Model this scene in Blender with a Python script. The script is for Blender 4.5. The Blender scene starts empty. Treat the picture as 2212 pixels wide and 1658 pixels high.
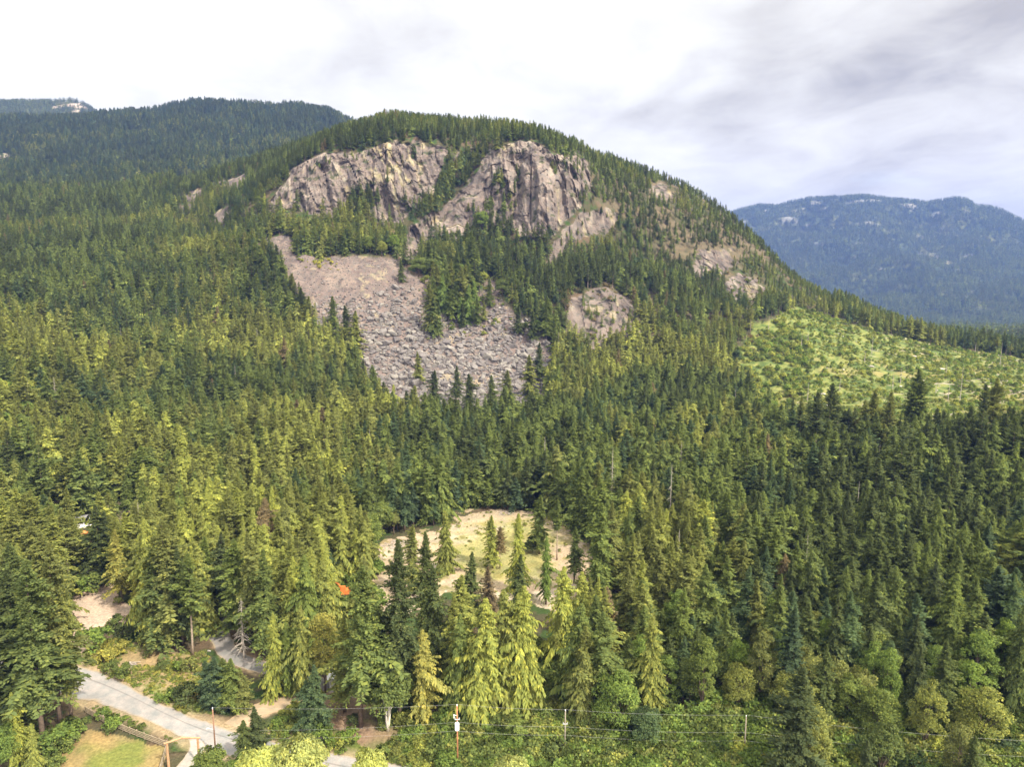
import bpy, bmesh, math, random
import numpy as np
from mathutils import Vector
R = math.radians
D = bpy.data
SC = bpy.context.scene
COL = SC.collection

# ------------------------------------------------------------------ camera, sky, sun, exposure
CAM_H, PITCH, HALF = 90.0, R(8.8), 0.715
FPX = 1106.0 / HALF                      # focal length in pixels of a 2212 px wide frame
cam = D.objects.new("camera", D.cameras.new("camera"))
COL.objects.link(cam)
cam.location = (0, 0, CAM_H)
cam.rotation_euler = (R(90) - PITCH, 0, 0)
cam.data.sensor_width = 36.0
cam.data.lens = 18.0 / HALF
cam.data.clip_start, cam.data.clip_end = 1.0, 40000.0
SC.camera = cam

SUN_EL, SUN_AZ = R(47), R(133)           # azimuth clockwise from +Y (the view direction)
sun = D.objects.new("sun", D.lights.new("sun", "SUN"))
COL.objects.link(sun)
sun.data.energy = 3.6
sun.data.angle = R(3.0)
sun.data.color = (1.0, 0.90, 0.74)
sun_dir = Vector((math.sin(SUN_AZ) * math.cos(SUN_EL), math.cos(SUN_AZ) * math.cos(SUN_EL), math.sin(SUN_EL)))
sun.rotation_euler = (-sun_dir).to_track_quat("-Z", "Y").to_euler()

SC.view_settings.view_transform = "Standard"
SC.view_settings.look = "None"
SC.view_settings.gamma = 1.0
SC.view_settings.exposure = 1.36
SC.render.engine = "CYCLES"
cy = SC.cycles
cy.max_bounces, cy.diffuse_bounces, cy.glossy_bounces, cy.transmission_bounces = 5, 4, 1, 2
cy.volume_bounces, cy.transparent_max_bounces = 0, 4
cy.use_denoising = True
try:
    cy.denoiser = "OPENIMAGEDENOISE"
    cy.denoising_prefilter = "ACCURATE"
except Exception:
    pass
cy.sample_clamp_indirect = 4.0

def N(nt, typ, **kw):
    n = nt.nodes.new(typ)
    for k, v in kw.items():
        if k == "inp":
            for kk, vv in v.items():
                n.inputs[kk].default_value = vv
        else:
            setattr(n, k, v)
    return n

def ramp(nt, stops, fac=None, interp="LINEAR"):
    n = nt.nodes.new("ShaderNodeValToRGB")
    n.color_ramp.interpolation = interp
    e = n.color_ramp.elements
    while len(e) < len(stops):
        e.new(0.5)
    for i, (p, c) in enumerate(stops):
        e[i].position = p
        e[i].color = (c, c, c, 1) if not hasattr(c, "__len__") else (*c, 1)
    if fac is not None:
        nt.links.new(fac, n.inputs[0])
    return n

def math_node(nt, op, a, b=None, clamp=False):
    n = nt.nodes.new("ShaderNodeMath")
    n.operation, n.use_clamp = op, clamp
    for i, v in enumerate((a, b)):
        if v is None:
            continue
        if isinstance(v, (int, float)):
            n.inputs[i].default_value = v
        else:
            nt.links.new(v, n.inputs[i])
    return n.outputs[0]

def mix_rgb(nt, fac, a, b, blend="MIX"):
    n = nt.nodes.new("ShaderNodeMix")
    n.data_type, n.blend_type = "RGBA", blend
    for s, v in ((n.inputs[0], fac), (n.inputs[6], a), (n.inputs[7], b)):
        if isinstance(v, (int, float)):
            s.default_value = v
        elif isinstance(v, tuple):
            s.default_value = (*v, 1) if len(v) == 3 else v
        else:
            nt.links.new(v, s)
    return n.outputs[2]

def build_world():
    w = D.worlds.new("World")
    SC.world = w
    w.use_nodes = True
    nt = w.node_tree
    nt.nodes.clear()
    out, bg = N(nt, "ShaderNodeOutputWorld"), N(nt, "ShaderNodeBackground")
    bg.inputs[1].default_value = 0.1
    sky = N(nt, "ShaderNodeTexSky", sky_type="NISHITA", sun_disc=False, sun_elevation=SUN_EL, sun_rotation=SUN_AZ)
    L = nt.links.new
    tc = N(nt, "ShaderNodeTexCoord")
    sep = N(nt, "ShaderNodeSeparateXYZ")
    L(tc.outputs["Generated"], sep.inputs[0])
    den = math_node(nt, "ADD", math_node(nt, "MAXIMUM", sep.outputs[2], 0.0), 0.16)
    px = math_node(nt, "DIVIDE", sep.outputs[0], den)
    py = math_node(nt, "DIVIDE", sep.outputs[1], den)
    comb = N(nt, "ShaderNodeCombineXYZ")
    L(px, comb.inputs[0]); L(py, comb.inputs[1])
    # the cloud layer: long bands that run away from the camera, turned a little
    mp = N(nt, "ShaderNodeMapping")
    mp.inputs["Rotation"].default_value = (0, 0, R(20))
    mp.inputs["Scale"].default_value = (1.0, 0.74, 1)
    mp.inputs["Location"].default_value = (3.1, 1.7, 0)
    L(comb.outputs[0], mp.inputs[0])
    n1 = N(nt, "ShaderNodeTexNoise", inp={"Scale": 1.5, "Detail": 9.0, "Roughness": 0.52, "Distortion": 0.35})
    L(mp.outputs[0], n1.inputs["Vector"])
    n2 = N(nt, "ShaderNodeTexNoise", inp={"Scale": 3.1, "Detail": 7.0, "Roughness": 0.55, "Distortion": 0.5})
    L(mp.outputs[0], n2.inputs["Vector"])
    f = math_node(nt, "ADD", math_node(nt, "MULTIPLY", n1.outputs[0], 0.58), math_node(nt, "MULTIPLY", n2.outputs[0], 0.42))
    # the darker bank of cloud stands to the east (+X), over and beyond the valley
    ax = math_node(nt, "DIVIDE", sep.outputs[0], math_node(nt, "MAXIMUM", math_node(nt, "ABSOLUTE", sep.outputs[1]), 0.05))
    bank = ramp(nt, [(0.0, 0.0), (0.38, 0.08), (0.62, 0.75), (1.0, 1.0)], math_node(nt, "ADD", math_node(nt, "MULTIPLY", ax, 0.6), 0.4, True)).outputs[0]
    thick = math_node(nt, "ADD", f, math_node(nt, "SUBTRACT", math_node(nt, "MULTIPLY", bank, 0.240), 0.155))
    grey = ramp(nt, [(0.34, (5.0, 4.9, 4.66)), (0.45, (4.3, 4.2, 3.96)), (0.57, (3.5, 3.38, 3.16)), (0.70, (2.3, 2.19, 2.10))], thick).outputs[0]
    # thin places where pale blue comes through
    n3 = N(nt, "ShaderNodeTexNoise", inp={"Scale": 0.8, "Detail": 6.0, "Roughness": 0.5})
    mp3 = N(nt, "ShaderNodeMapping")
    mp3.inputs["Location"].default_value = (7.3, 2.2, 0)
    L(comb.outputs[0], mp3.inputs[0]); L(mp3.outputs[0], n3.inputs["Vector"])
    hole = ramp(nt, [(0.60, 0.0), (0.74, 0.45)], n3.outputs[0]).outputs[0]
    blue = mix_rgb(nt, 1.0, sky.outputs[0], (1.6, 1.7, 1.8), "MULTIPLY")
    blue = mix_rgb(nt, 0.55, blue, (4.2, 4.9, 6.0))
    col = mix_rgb(nt, hole, grey, blue)
    # the overcast is thinner and warmer white low over the valley
    low = ramp(nt, [(0.0, 1.0), (0.10, 0.75), (0.22, 0.0)], sep.outputs[2]).outputs[0]
    col = mix_rgb(nt, low, col, mix_rgb(nt, 0.4, col, (5.6, 5.2, 4.5)))
    # fill light added to the sky: cloud brightened around the sun, unseen behind the camera
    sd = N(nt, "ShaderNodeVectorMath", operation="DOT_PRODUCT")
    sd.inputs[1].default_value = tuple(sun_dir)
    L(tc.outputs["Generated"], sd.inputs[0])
    fill_glow = math_node(nt, "MULTIPLY", math_node(nt, "POWER", math_node(nt, "MAXIMUM", sd.outputs["Value"], 0.0), 1.6), 4.4)
    col = mix_rgb(nt, 1.0, col, mix_rgb(nt, 1.0, mix_rgb(nt, 1.0, (1.0, 0.95, 0.86), fill_glow, "MULTIPLY"), (1.0, 1.0, 1.0), "ADD"), "MULTIPLY")
    # below the horizon: dull green land
    below = ramp(nt, [(0.0, 1.0), (0.5, 1.0), (0.503, 0.0)], math_node(nt, "ADD", math_node(nt, "MULTIPLY", sep.outputs[2], 0.5), 0.5)).outputs[0]
    col = mix_rgb(nt, below, col, (0.6, 0.8, 0.6))
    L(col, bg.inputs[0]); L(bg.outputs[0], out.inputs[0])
build_world()

# ------------------------------------------------------------------ numbers
rng = np.random.default_rng(11)

def ray(x, y):
    cx, cyy = (np.asarray(x, float) - 1106.0) / FPX, (829.0 - np.asarray(y, float)) / FPX
    c, s = math.cos(PITCH), math.sin(PITCH)
    return cx, c + s * cyy, -s + c * cyy

def at(x, y, r):
    """the point at horizontal distance r from the camera's foot in the direction the photo shows at (x, y) of a 2212 x 1658 frame"""
    a, b, c = ray(x, y)
    k = np.asarray(r, float) / np.hypot(a, b)
    return a * k, b * k, CAM_H + c * k

def project(X, Y, Z):
    c, s = math.cos(PITCH), math.sin(PITCH)
    Zc = Z - CAM_H
    fwd = np.maximum(Y * c - Zc * s, 1e-3)
    up = Y * s + Zc * c
    return 1106.0 + FPX * X / fwd, 829.0 - FPX * up / fwd

def _hash(ix, iy, iz, seed):
    h = (ix.astype(np.int64) * 374761393 + iy.astype(np.int64) * 668265263 + iz.astype(np.int64) * 2147483647 + seed * 974711) & 0xFFFFFFFF
    h = ((h ^ (h >> 13)) * 1274126177) & 0xFFFFFFFF
    h = ((h ^ (h >> 16)) * 2246822519) & 0xFFFFFFFF
    return ((h ^ (h >> 15)) & 0xFFFFFF) / float(0xFFFFFF)

def vnoise(x, y, z=None, seed=0):
    z = np.zeros_like(x) if z is None else z
    fx, fy, fz = np.floor(x), np.floor(y), np.floor(z)
    tx, ty, tz = x - fx, y - fy, z - fz
    tx, ty, tz = tx * tx * (3 - 2 * tx), ty * ty * (3 - 2 * ty), tz * tz * (3 - 2 * tz)
    ix, iy, iz = fx.astype(np.int64), fy.astype(np.int64), fz.astype(np.int64)
    v = 0
    for dx in (0, 1):
        for dy in (0, 1):
            for dz in (0, 1):
                v = v + _hash(ix + dx, iy + dy, iz + dz, seed) * (tx if dx else 1 - tx) * (ty if dy else 1 - ty) * (tz if dz else 1 - tz)
    return v * 2 - 1

def fbm(x, y, z=None, oct=4, seed=0, gain=0.5):
    v, a, s = 0, 1.0, 1.0
    for i in range(oct):
        v = v + a * vnoise(x * s, y * s, None if z is None else z * s, seed + i * 17)
        a *= gain
        s *= 2.03
    return v

def in_poly(px, py, poly):
    poly = np.asarray(poly, float)
    inside = np.zeros(px.shape, bool)
    j = len(poly) - 1
    for i in range(len(poly)):
        xi, yi, xj, yj = *poly[i], *poly[j]
        if yi != yj:
            inside ^= ((yi > py) != (yj > py)) & (px < (xj - xi) * (py - yi) / (yj - yi) + xi)
        j = i
    return inside

def seg_dist(px, py, line):
    d = np.full(px.shape, 1e9)
    for (x0, y0), (x1, y1) in zip(line[:-1], line[1:]):
        vx, vy = x1 - x0, y1 - y0
        t = np.clip(((px - x0) * vx + (py - y0) * vy) / (vx * vx + vy * vy + 1e-9), 0, 1)
        d = np.minimum(d, np.hypot(px - x0 - t * vx, py - y0 - t * vy))
    return d

def sstep(a, b, x):
    t = np.clip((x - a) / (b - a), 0, 1)
    return t * t * (3 - 2 * t)

# ------------------------------------------------------------------ object helpers
def mesh_np(name, verts, quads=None, tris=None, smooth=False):
    """a mesh from arrays"""
    me = D.meshes.new(name)
    verts = np.asarray(verts, np.float32)
    parts, tot = [], []
    if quads is not None and len(quads):
        parts.append(np.asarray(quads, np.int32).ravel()); tot.append(np.full(len(quads), 4, np.int32))
    if tris is not None and len(tris):
        parts.append(np.asarray(tris, np.int32).ravel()); tot.append(np.full(len(tris), 3, np.int32))
    loops, tot = np.concatenate(parts), np.concatenate(tot)
    me.vertices.add(len(verts)); me.vertices.foreach_set("co", verts.ravel())
    me.loops.add(len(loops)); me.loops.foreach_set("vertex_index", loops)
    me.polygons.add(len(tot))
    me.polygons.foreach_set("loop_start", np.concatenate([[0], np.cumsum(tot)[:-1]]).astype(np.int32))
    me.polygons.foreach_set("use_smooth", np.full(len(tot), smooth))
    me.update(calc_edges=True)
    me.validate()
    return me

def attr(me, name, typ, dom, data):
    a = me.attributes.new(name, typ, dom)
    a.data.foreach_set("color" if "COLOR" in typ else "value", np.asarray(data, np.float32 if typ != "INT" else np.int32).ravel())

def tag(o, label=None, cat=None, group=None, kind=None):
    for k, v in (("label", label), ("category", cat), ("group", group), ("kind", kind)):
        if v:
            o[k] = v
    return o

def put(name, me, mat=None, parent=None, loc=None):
    o = D.objects.new(name, me)
    COL.objects.link(o)
    if mat is not None and not me.materials:
        for m in (mat if isinstance(mat, (list, tuple)) else [mat]):
            me.materials.append(m)
    if parent is not None:
        o.parent = parent
    if loc is not None:
        o.location = loc
    return o

def empty(name, loc, rz=0.0):
    o = D.objects.new(name, None)
    COL.objects.link(o)
    o.location = loc
    o.rotation_euler = (0, 0, rz)
    o.empty_display_size = 0.2
    return o

class MB:
    """collects tubes, boxes and cones into one mesh"""
    def __init__(self):
        self.v, self.q, self.t = [], [], []
    def tube(self, pts, rad, n=8, cap=True):
        pts = [Vector(p) for p in pts]
        rad = rad if hasattr(rad, "__len__") else [rad] * len(pts)
        base = len(self.v)
        for i, p in enumerate(pts):
            d = (pts[min(i + 1, len(pts) - 1)] - pts[max(i - 1, 0)]).normalized()
            a = d.orthogonal().normalized() if abs(d.z) < 0.99 else Vector((1, 0, 0))
            if abs(d.z) < 0.99:
                a = Vector((0, 0, 1)).cross(d).normalized()
            b = d.cross(a)
            for k in range(n):
                t = 2 * math.pi * k / n
                self.v.append(tuple(p + (a * math.cos(t) + b * math.sin(t)) * rad[i]))
        for i in range(len(pts) - 1):
            for k in range(n):
                self.q.append((base + i * n + k, base + i * n + (k + 1) % n, base + (i + 1) * n + (k + 1) % n, base + (i + 1) * n + k))
        if cap:
            for i, flip in ((0, 1), (len(pts) - 1, 0)):
                c = len(self.v)
                self.v.append(tuple(pts[i]))
                for k in range(n):
                    f = (base + i * n + k, base + i * n + (k + 1) % n, c)
                    self.t.append(f[::-1] if flip else f)
        return self
    def box(self, c, s, rz=0.0, taper=1.0):
        b = len(self.v)
        cz, sz = math.cos(rz), math.sin(rz)
        for dz in (-.5, .5):
            k = taper if dz > 0 else 1.0
            for dx, dy in ((-.5, -.5), (.5, -.5), (.5, .5), (-.5, .5)):
                x, y = dx * s[0] * k, dy * s[1] * k
                self.v.append((c[0] + x * cz - y * sz, c[1] + x * sz + y * cz, c[2] + dz * s[2]))
        for f in ((3, 2, 1, 0), (4, 5, 6, 7), (0, 1, 5, 4), (1, 2, 6, 5), (2, 3, 7, 6), (3, 0, 4, 7)):
            self.q.append(tuple(b + i for i in f))
        return self
    def mesh(self, name, smooth=False):
        return mesh_np(name, self.v, self.q, self.t, smooth)
    def build(self, name, mat, parent=None, loc=None, smooth=False):
        return put(name, self.mesh(name, smooth), mat, parent, loc)

# ------------------------------------------------------------------ materials
def plain(name, col, rough=0.8, var=0.25, scale=3.0, spec=0.2, metal=0.0):
    m = D.materials.new(name)
    m.use_nodes = True
    nt = m.node_tree
    b = nt.nodes["Principled BSDF"]
    tc = N(nt, "ShaderNodeTexCoord")
    n = N(nt, "ShaderNodeTexNoise", inp={"Scale": scale, "Detail": 6.0, "Roughness": 0.65})
    nt.links.new(tc.outputs["Object"], n.inputs["Vector"])
    lo, hi = tuple(c * (1 - var) for c in col), tuple(min(c * (1 + var), 1) for c in col)
    r = ramp(nt, [(0.3, lo), (0.7, hi)], n.outputs[0])
    nt.links.new(r.outputs[0], b.inputs["Base Color"])
    b.inputs["Roughness"].default_value = rough
    b.inputs["Specular IOR Level"].default_value = spec
    b.inputs["Metallic"].default_value = metal
    return m

def foliage_material(name, trans=0.38):
    """leaf colour = the tree's own tint (custom property, or attribute of the scattered copy) varied from spray to spray"""
    m = D.materials.new(name)
    m.use_nodes = True
    nt = m.node_tree
    nt.nodes.clear()
    L = nt.links.new
    out = N(nt, "ShaderNodeOutputMaterial")
    t = N(nt, "ShaderNodeAttribute", attribute_type="INSTANCER", attribute_name="tint")
    v = N(nt, "ShaderNodeAttribute", attribute_type="GEOMETRY", attribute_name="leaf")
    # from spray to spray: darker old needles and paler yellowish young ones
    k = ramp(nt, [(0.0, (0.62, 0.66, 0.66)), (0.55, (1.0, 1.0, 1.0)), (0.85, (1.4, 1.28, 1.0)), (1.0, (1.8, 1.55, 1.15))], v.outputs["Fac"])
    c = mix_rgb(nt, 1.0, t.outputs["Color"], k.outputs[0], "MULTIPLY")
    d = N(nt, "ShaderNodeBsdfDiffuse")
    tr = N(nt, "ShaderNodeBsdfTranslucent")
    # needles point every way: shade each spray partly as the rounded bough it belongs to
    tc = N(nt, "ShaderNodeTexCoord")
    fl = N(nt, "ShaderNodeVectorMath", operation="MULTIPLY")
    fl.inputs[1].default_value = (1, 1, 0)
    L(tc.outputs["Object"], fl.inputs[0])
    nz = N(nt, "ShaderNodeVectorMath", operation="NORMALIZE")
    L(fl.outputs[0], nz.inputs[0])
    up = N(nt, "ShaderNodeVectorMath", operation="ADD")
    up.inputs[1].default_value = (0, 0, .55)
    L(nz.outputs[0], up.inputs[0])
    wv = N(nt, "ShaderNodeVectorTransform", vector_type="NORMAL", convert_from="OBJECT", convert_to="WORLD")
    L(up.outputs[0], wv.inputs[0])
    nn = N(nt, "ShaderNodeVectorMath", operation="NORMALIZE")
    L(wv.outputs[0], nn.inputs[0])
    ge = N(nt, "ShaderNodeNewGeometry")
    mxn = N(nt, "ShaderNodeMix", data_type="VECTOR")
    mxn.inputs[0].default_value = 0.58
    L(ge.outputs["Normal"], mxn.inputs[4]); L(nn.outputs[0], mxn.inputs[5])
    fin = N(nt, "ShaderNodeVectorMath", operation="NORMALIZE")
    L(mxn.outputs[1], fin.inputs[0])
    L(fin.outputs[0], d.inputs["Normal"])
    L(c, d.inputs[0])
    L(mix_rgb(nt, 1.0, c, (1.15, 1.15, 0.6), "MULTIPLY"), tr.inputs[0])
    mx = N(nt, "ShaderNodeMixShader", inp={0: trans})
    L(d.outputs[0], mx.inputs[1]); L(tr.outputs[0], mx.inputs[2]); L(mx.outputs[0], out.inputs[0])
    return m

def ground_material(name, fine=1.6, bump=0.25, dist=0.4, stretch=1.0, con=1.0):
    """colour comes from the land-cover colours stored on the mesh, broken up by noise"""
    m = D.materials.new(name)
    m.use_nodes = True
    nt = m.node_tree
    L = nt.links.new
    b = nt.nodes["Principled BSDF"]
    b.inputs["Roughness"].default_value = 0.95
    b.inputs["Specular IOR Level"].default_value = 0.1
    a = N(nt, "ShaderNodeAttribute", attribute_name="cover")
    tc = N(nt, "ShaderNodeTexCoord")
    mp = N(nt, "ShaderNodeMapping")
    mp.inputs["Scale"].default_value = (1, 1, stretch)
    L(tc.outputs["Object"], mp.inputs[0])
    n1 = N(nt, "ShaderNodeTexNoise", inp={"Scale": fine, "Detail": 8.0, "Roughness": 0.7})
    n2 = N(nt, "ShaderNodeTexNoise", inp={"Scale": fine * 0.13, "Detail": 5.0, "Roughness": 0.6})
    for n in (n1, n2):
        L(mp.outputs[0], n.inputs["Vector"])
    k1 = ramp(nt, [(0.28, 1 - .45 * con), (0.5, 1.0), (0.72, 1 + .5 * con)], n1.outputs[0]).outputs[0]
    k2 = ramp(nt, [(0.3, (0.78, 0.84, 0.85)), (0.7, (1.25, 1.15, 1.1))], n2.outputs[0]).outputs[0]
    c = mix_rgb(nt, 1.0, a.outputs["Color"], k1, "MULTIPLY")
    c = mix_rgb(nt, 1.0, c, k2, "MULTIPLY")
    L(c, b.inputs["Base Color"])
    bp = N(nt, "ShaderNodeBump", inp={"Strength": bump, "Distance": dist})
    L(n1.outputs[0], bp.inputs["Height"]); L(bp.outputs[0], b.inputs["Normal"])
    return m

M = {}
M["foliage"] = foliage_material("foliage")
M["bark"] = plain("bark", (0.115, 0.085, 0.065), 0.95, 0.4, 2.0)
M["pale_bark"] = plain("pale_bark", (0.62, 0.58, 0.50), 0.85, 0.25, 3.0)
M["warm_bark"] = plain("warm_bark", (0.27, 0.215, 0.165), 0.95, 0.3, 2.0)
M["grey_wood"] = plain("grey_wood", (0.34, 0.30, 0.26), 0.9, 0.3, 2.0)
M["ground"] = ground_material("ground")
M["far_ground"] = ground_material("far_ground", 0.05, 0.0, 1.0)

def rock_material():
    m = D.materials.new("boulder_rock")
    m.use_nodes = True
    nt = m.node_tree
    L = nt.links.new
    b = nt.nodes["Principled BSDF"]
    b.inputs["Roughness"].default_value = 0.95
    b.inputs["Specular IOR Level"].default_value = 0.12
    t = N(nt, "ShaderNodeAttribute", attribute_type="INSTANCER", attribute_name="tint")
    tc = N(nt, "ShaderNodeTexCoord")
    n1 = N(nt, "ShaderNodeTexNoise", inp={"Scale": 2.2, "Detail": 8.0, "Roughness": 0.7})
    L(tc.outputs["Object"], n1.inputs["Vector"])
    k = ramp(nt, [(0.3, 0.7), (0.7, 1.3)], n1.outputs[0]).outputs[0]
    L(mix_rgb(nt, 1.0, t.outputs["Color"], k, "MULTIPLY"), b.inputs["Base Color"])
    bp = N(nt, "ShaderNodeBump", inp={"Strength": 0.5, "Distance": 0.2})
    L(n1.outputs[0], bp.inputs["Height"]); L(bp.outputs[0], b.inputs["Normal"])
    return m
M["rock"] = rock_material()

# ------------------------------------------------------------------ the land: rings of the main hill, each a line of (x, y, distance)
RINGS = [
    [(-700, 830, 420), (0, 860, 420), (250, 880, 430), (500, 880, 430), (750, 885, 430), (1000, 875, 430), (1250, 880, 440), (1500, 890, 440), (1750, 905, 430), (2000, 900, 440), (2212, 890, 450), (2900, 880, 460)],
    [(-700, 640, 640), (0, 620, 640), (250, 600, 640), (500, 580, 620), (640, 560, 590), (750, 558, 585), (870, 575, 580), (1000, 600, 580), (1100, 610, 570), (1250, 640, 570), (1310, 645, 565), (1400, 685, 570), (1500, 705, 580), (1600, 700, 610), (1700, 680, 650), (1800, 692, 680), (1900, 718, 700), (2000, 742, 720), (2212, 772, 750), (2900, 800, 800)],
    [(-700, 560, 800), (0, 540, 800), (250, 530, 780), (400, 520, 760), (540, 500, 690), (600, 478, 670), (700, 470, 665), (830, 490, 655), (900, 560, 625), (1000, 530, 640), (1100, 505, 650), (1150, 500, 648), (1200, 540, 640), (1260, 545, 660), (1340, 560, 680), (1400, 570, 690), (1500, 600, 690), (1600, 645, 690), (1700, 666, 690), (1800, 689, 700), (1900, 716, 715), (2000, 741, 735), (2212, 771.5, 765), (2900, 799, 815)],
    [(-700, 520, 900), (0, 500, 900), (250, 480, 880), (400, 460, 830), (540, 440, 730), (590, 425, 705), (640, 390, 700), (700, 350, 702), (850, 308, 705), (960, 300, 718), (1000, 320, 715), (1060, 312, 700), (1120, 308, 692), (1180, 318, 688), (1240, 350, 696), (1275, 400, 705), (1340, 440, 730), (1400, 475, 745), (1500, 520, 745), (1600, 590, 735), (1700, 640, 730), (1800, 680, 725), (1900, 713, 735), (2000, 740, 745), (2212, 771, 775), (2900, 798, 830)],
    [(-700, 470, 1200), (0, 430, 1150), (250, 420, 1100), (400, 395, 1020), (550, 352, 960), (700, 306, 920), (800, 279, 900), (880, 268, 890), (1000, 276, 880), (1100, 294, 870), (1200, 318, 860), (1300, 348, 860), (1400, 379, 860), (1500, 418, 860), (1580, 470, 860), (1640, 528, 850), (1700, 592, 840), (1750, 628, 820), (1800, 653, 810), (1900, 697, 790), (2000, 735, 790), (2212, 770.5, 820), (2900, 797, 880)],
]
TH_LIM = R(48)
COLS_F = np.linspace(-TH_LIM, TH_LIM, 1150)
COLS = np.concatenate([COLS_F, np.linspace(TH_LIM, 2 * math.pi - TH_LIM, 92)[1:-1]])
WRAP = np.abs(np.where(COLS > math.pi, COLS - 2 * math.pi, COLS))     # angle off the view direction
SGN_TH = np.where(COLS > math.pi, COLS - 2 * math.pi, COLS)

def ring_on(cols, pts):
    p = np.array(pts, float)
    X, Y, Z = at(p[:, 0], p[:, 1], p[:, 2])
    th = np.arctan2(X, Y)
    o = np.argsort(th)
    r, z = np.interp(cols, th[o], p[o, 2]), np.interp(cols, th[o], Z[o])
    k = np.exp(-0.5 * (np.arange(-12, 13) / 5.0) ** 2)
    k /= k.sum()
    sm = lambda a: np.convolve(np.pad(a, 12, mode="edge"), k, "valid")
    return (sm(r), sm(z)) if len(cols) > 400 else (r, z)

def pchip(S, V, s):
    """monotone curves through V (K, C) at S (K,), read at s (n,) -> (n, C)"""
    h = np.diff(S)[:, None]
    d = np.diff(V, axis=0) / h
    m = np.zeros_like(V)
    w1, w2 = 2 * h[1:] + h[:-1], h[1:] + 2 * h[:-1]
    ok = d[:-1] * d[1:] > 0
    with np.errstate(divide="ignore", invalid="ignore"):
        m[1:-1] = np.where(ok, (w1 + w2) / (w1 / d[:-1] + w2 / d[1:]), 0)
    m[0], m[-1] = d[0], d[-1]
    i = np.clip(np.searchsorted(S, s, side="right") - 1, 0, len(S) - 2)
    hh = (S[i + 1] - S[i])[:, None]
    t = ((s - S[i])[:, None]) / hh
    return V[i] * (2 * t**3 - 3 * t**2 + 1) + hh * m[i] * (t**3 - 2 * t**2 + t) + V[i + 1] * (-2 * t**3 + 3 * t**2) + hh * m[i + 1] * (t**3 - t**2)

def land_profile():
    back = sstep(R(60), R(100), WRAP)
    rr, zz = [], []
    for r0, z0 in ((2, 0), (60, 0), (112, 0), (180, 0.2), (262, 1.5)):
        rr.append(np.full(len(COLS), float(r0))); zz.append(np.full(len(COLS), float(z0)))
    for ring in RINGS:
        rf, zf = ring_on(COLS_F, ring)
        r = np.interp(SGN_TH, COLS_F, rf); z = np.interp(SGN_TH, COLS_F, zf) * (1 - back)
        rr.append(r); zz.append(z)
    rid_r, rid_z = rr[-1], zz[-1]
    rr.append(rid_r + 110); zz.append(rid_z - 30)
    rr.append(rid_r + 500); zz.append(np.minimum(rid_z * 0.35, rid_z - 60) - 15)
    rr.append(np.full(len(COLS), 2600.0)); zz.append(np.full(len(COLS), -140.0))
    rr.append(np.full(len(COLS), 6900.0)); zz.append(np.full(len(COLS), -170.0))
    return np.array(rr), np.array(zz)
RK, ZK = land_profile()
SEG = [4, 10, 120, 130, 110, 190, 80, 230, 90, 24, 16, 10, 6]
S_ROWS = np.concatenate([np.linspace(i, i + 1, n, endpoint=False) for i, n in enumerate(SEG)] + [[len(SEG)]])
SK = np.arange(len(RK), dtype=float)
LAND_R, LAND_Z = pchip(SK, RK, S_ROWS), pchip(SK, ZK, S_ROWS)
LAND_R = np.maximum.accumulate(LAND_R, axis=0)

# ---- patterns of ground cover, as the photo shows them lying on the ground
P = lambda off, s, pts: [(off[0] + x * s, off[1] + y * s) for x, y in pts]
C8 = lambda pts: P((554, 221.6), .3509, pts)
CLIFFS = [
    C8([(60, 650), (110, 580), (180, 500), (310, 400), (420, 355), (540, 340), (680, 310), (760, 280), (870, 250), (990, 225), (1090, 265), (1175, 300), (1155, 420), (1125, 560), (1060, 640), (980, 640), (900, 750), (780, 790), (740, 720), (690, 700), (560, 690), (480, 730), (400, 720), (300, 670), (200, 660), (130, 700)]),
    C8([(1195, 320), (1330, 240), (1365, 290), (1290, 340), (1200, 420)]),
    C8([(1440, 290), (1530, 255), (1640, 240), (1760, 250), (1840, 320), (1960, 320), (2045, 380), (2060, 500), (1990, 640), (1900, 720), (1800, 850), (1700, 830), (1580, 760), (1500, 800), (1310, 800), (1290, 920), (1200, 900), (1130, 860), (1040, 960), (890, 985), (950, 760), (1060, 690), (1200, 590), (1300, 490)]),
    [(1180, 590), (1170, 570), (1186, 548), (1215, 495), (1260, 455), (1300, 444), (1340, 452), (1325, 490), (1260, 512), (1225, 532), (1200, 560)],
    [(1222, 690), (1232, 655), (1262, 632), (1310, 622), (1350, 645), (1388, 712), (1382, 740), (1330, 755), (1270, 752), (1232, 730)],
    [(1405, 402), (1430, 398), (1472, 430), (1440, 436), (1415, 418)],
    [(1490, 575), (1515, 535), (1580, 536), (1595, 560), (1560, 585), (1530, 580), (1505, 605)],
    [(1556, 608), (1600, 588), (1628, 598), (1645, 640), (1628, 700), (1605, 668), (1580, 642)],
    [(1636, 612), (1668, 628), (1668, 655)],
    [(468, 398), (533, 370), (530, 390), (507, 410), (480, 402)],
    [(368, 452), (440, 405), (435, 422), (400, 455)],
    [(458, 468), (500, 452), (486, 500), (460, 488)],
    [(285, 490), (318, 472), (316, 490)],
]
TALUS = [(545, 524), (620, 510), (636, 552), (700, 558), (770, 556), (862, 560), (880, 590), (925, 600), (950, 630), (1030, 640), (1060, 598), (1085, 640), (1110, 680), (1150, 690), (1185, 730), (1195, 830), (1160, 930), (1000, 960), (880, 960), (830, 900), (800, 850), (780, 790), (740, 750), (690, 720), (650, 660), (618, 600), (590, 560), (552, 545)]
CLEARCUT = [(1570, 800), (1605, 752), (1660, 705), (1695, 664), (1740, 664), (1800, 690), (1900, 718), (2000, 742), (2100, 760), (2212, 772), (2500, 785), (2500, 985), (2212, 965), (2100, 965), (2000, 940), (1900, 945), (1800, 945), (1700, 925), (1620, 880)]
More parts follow.
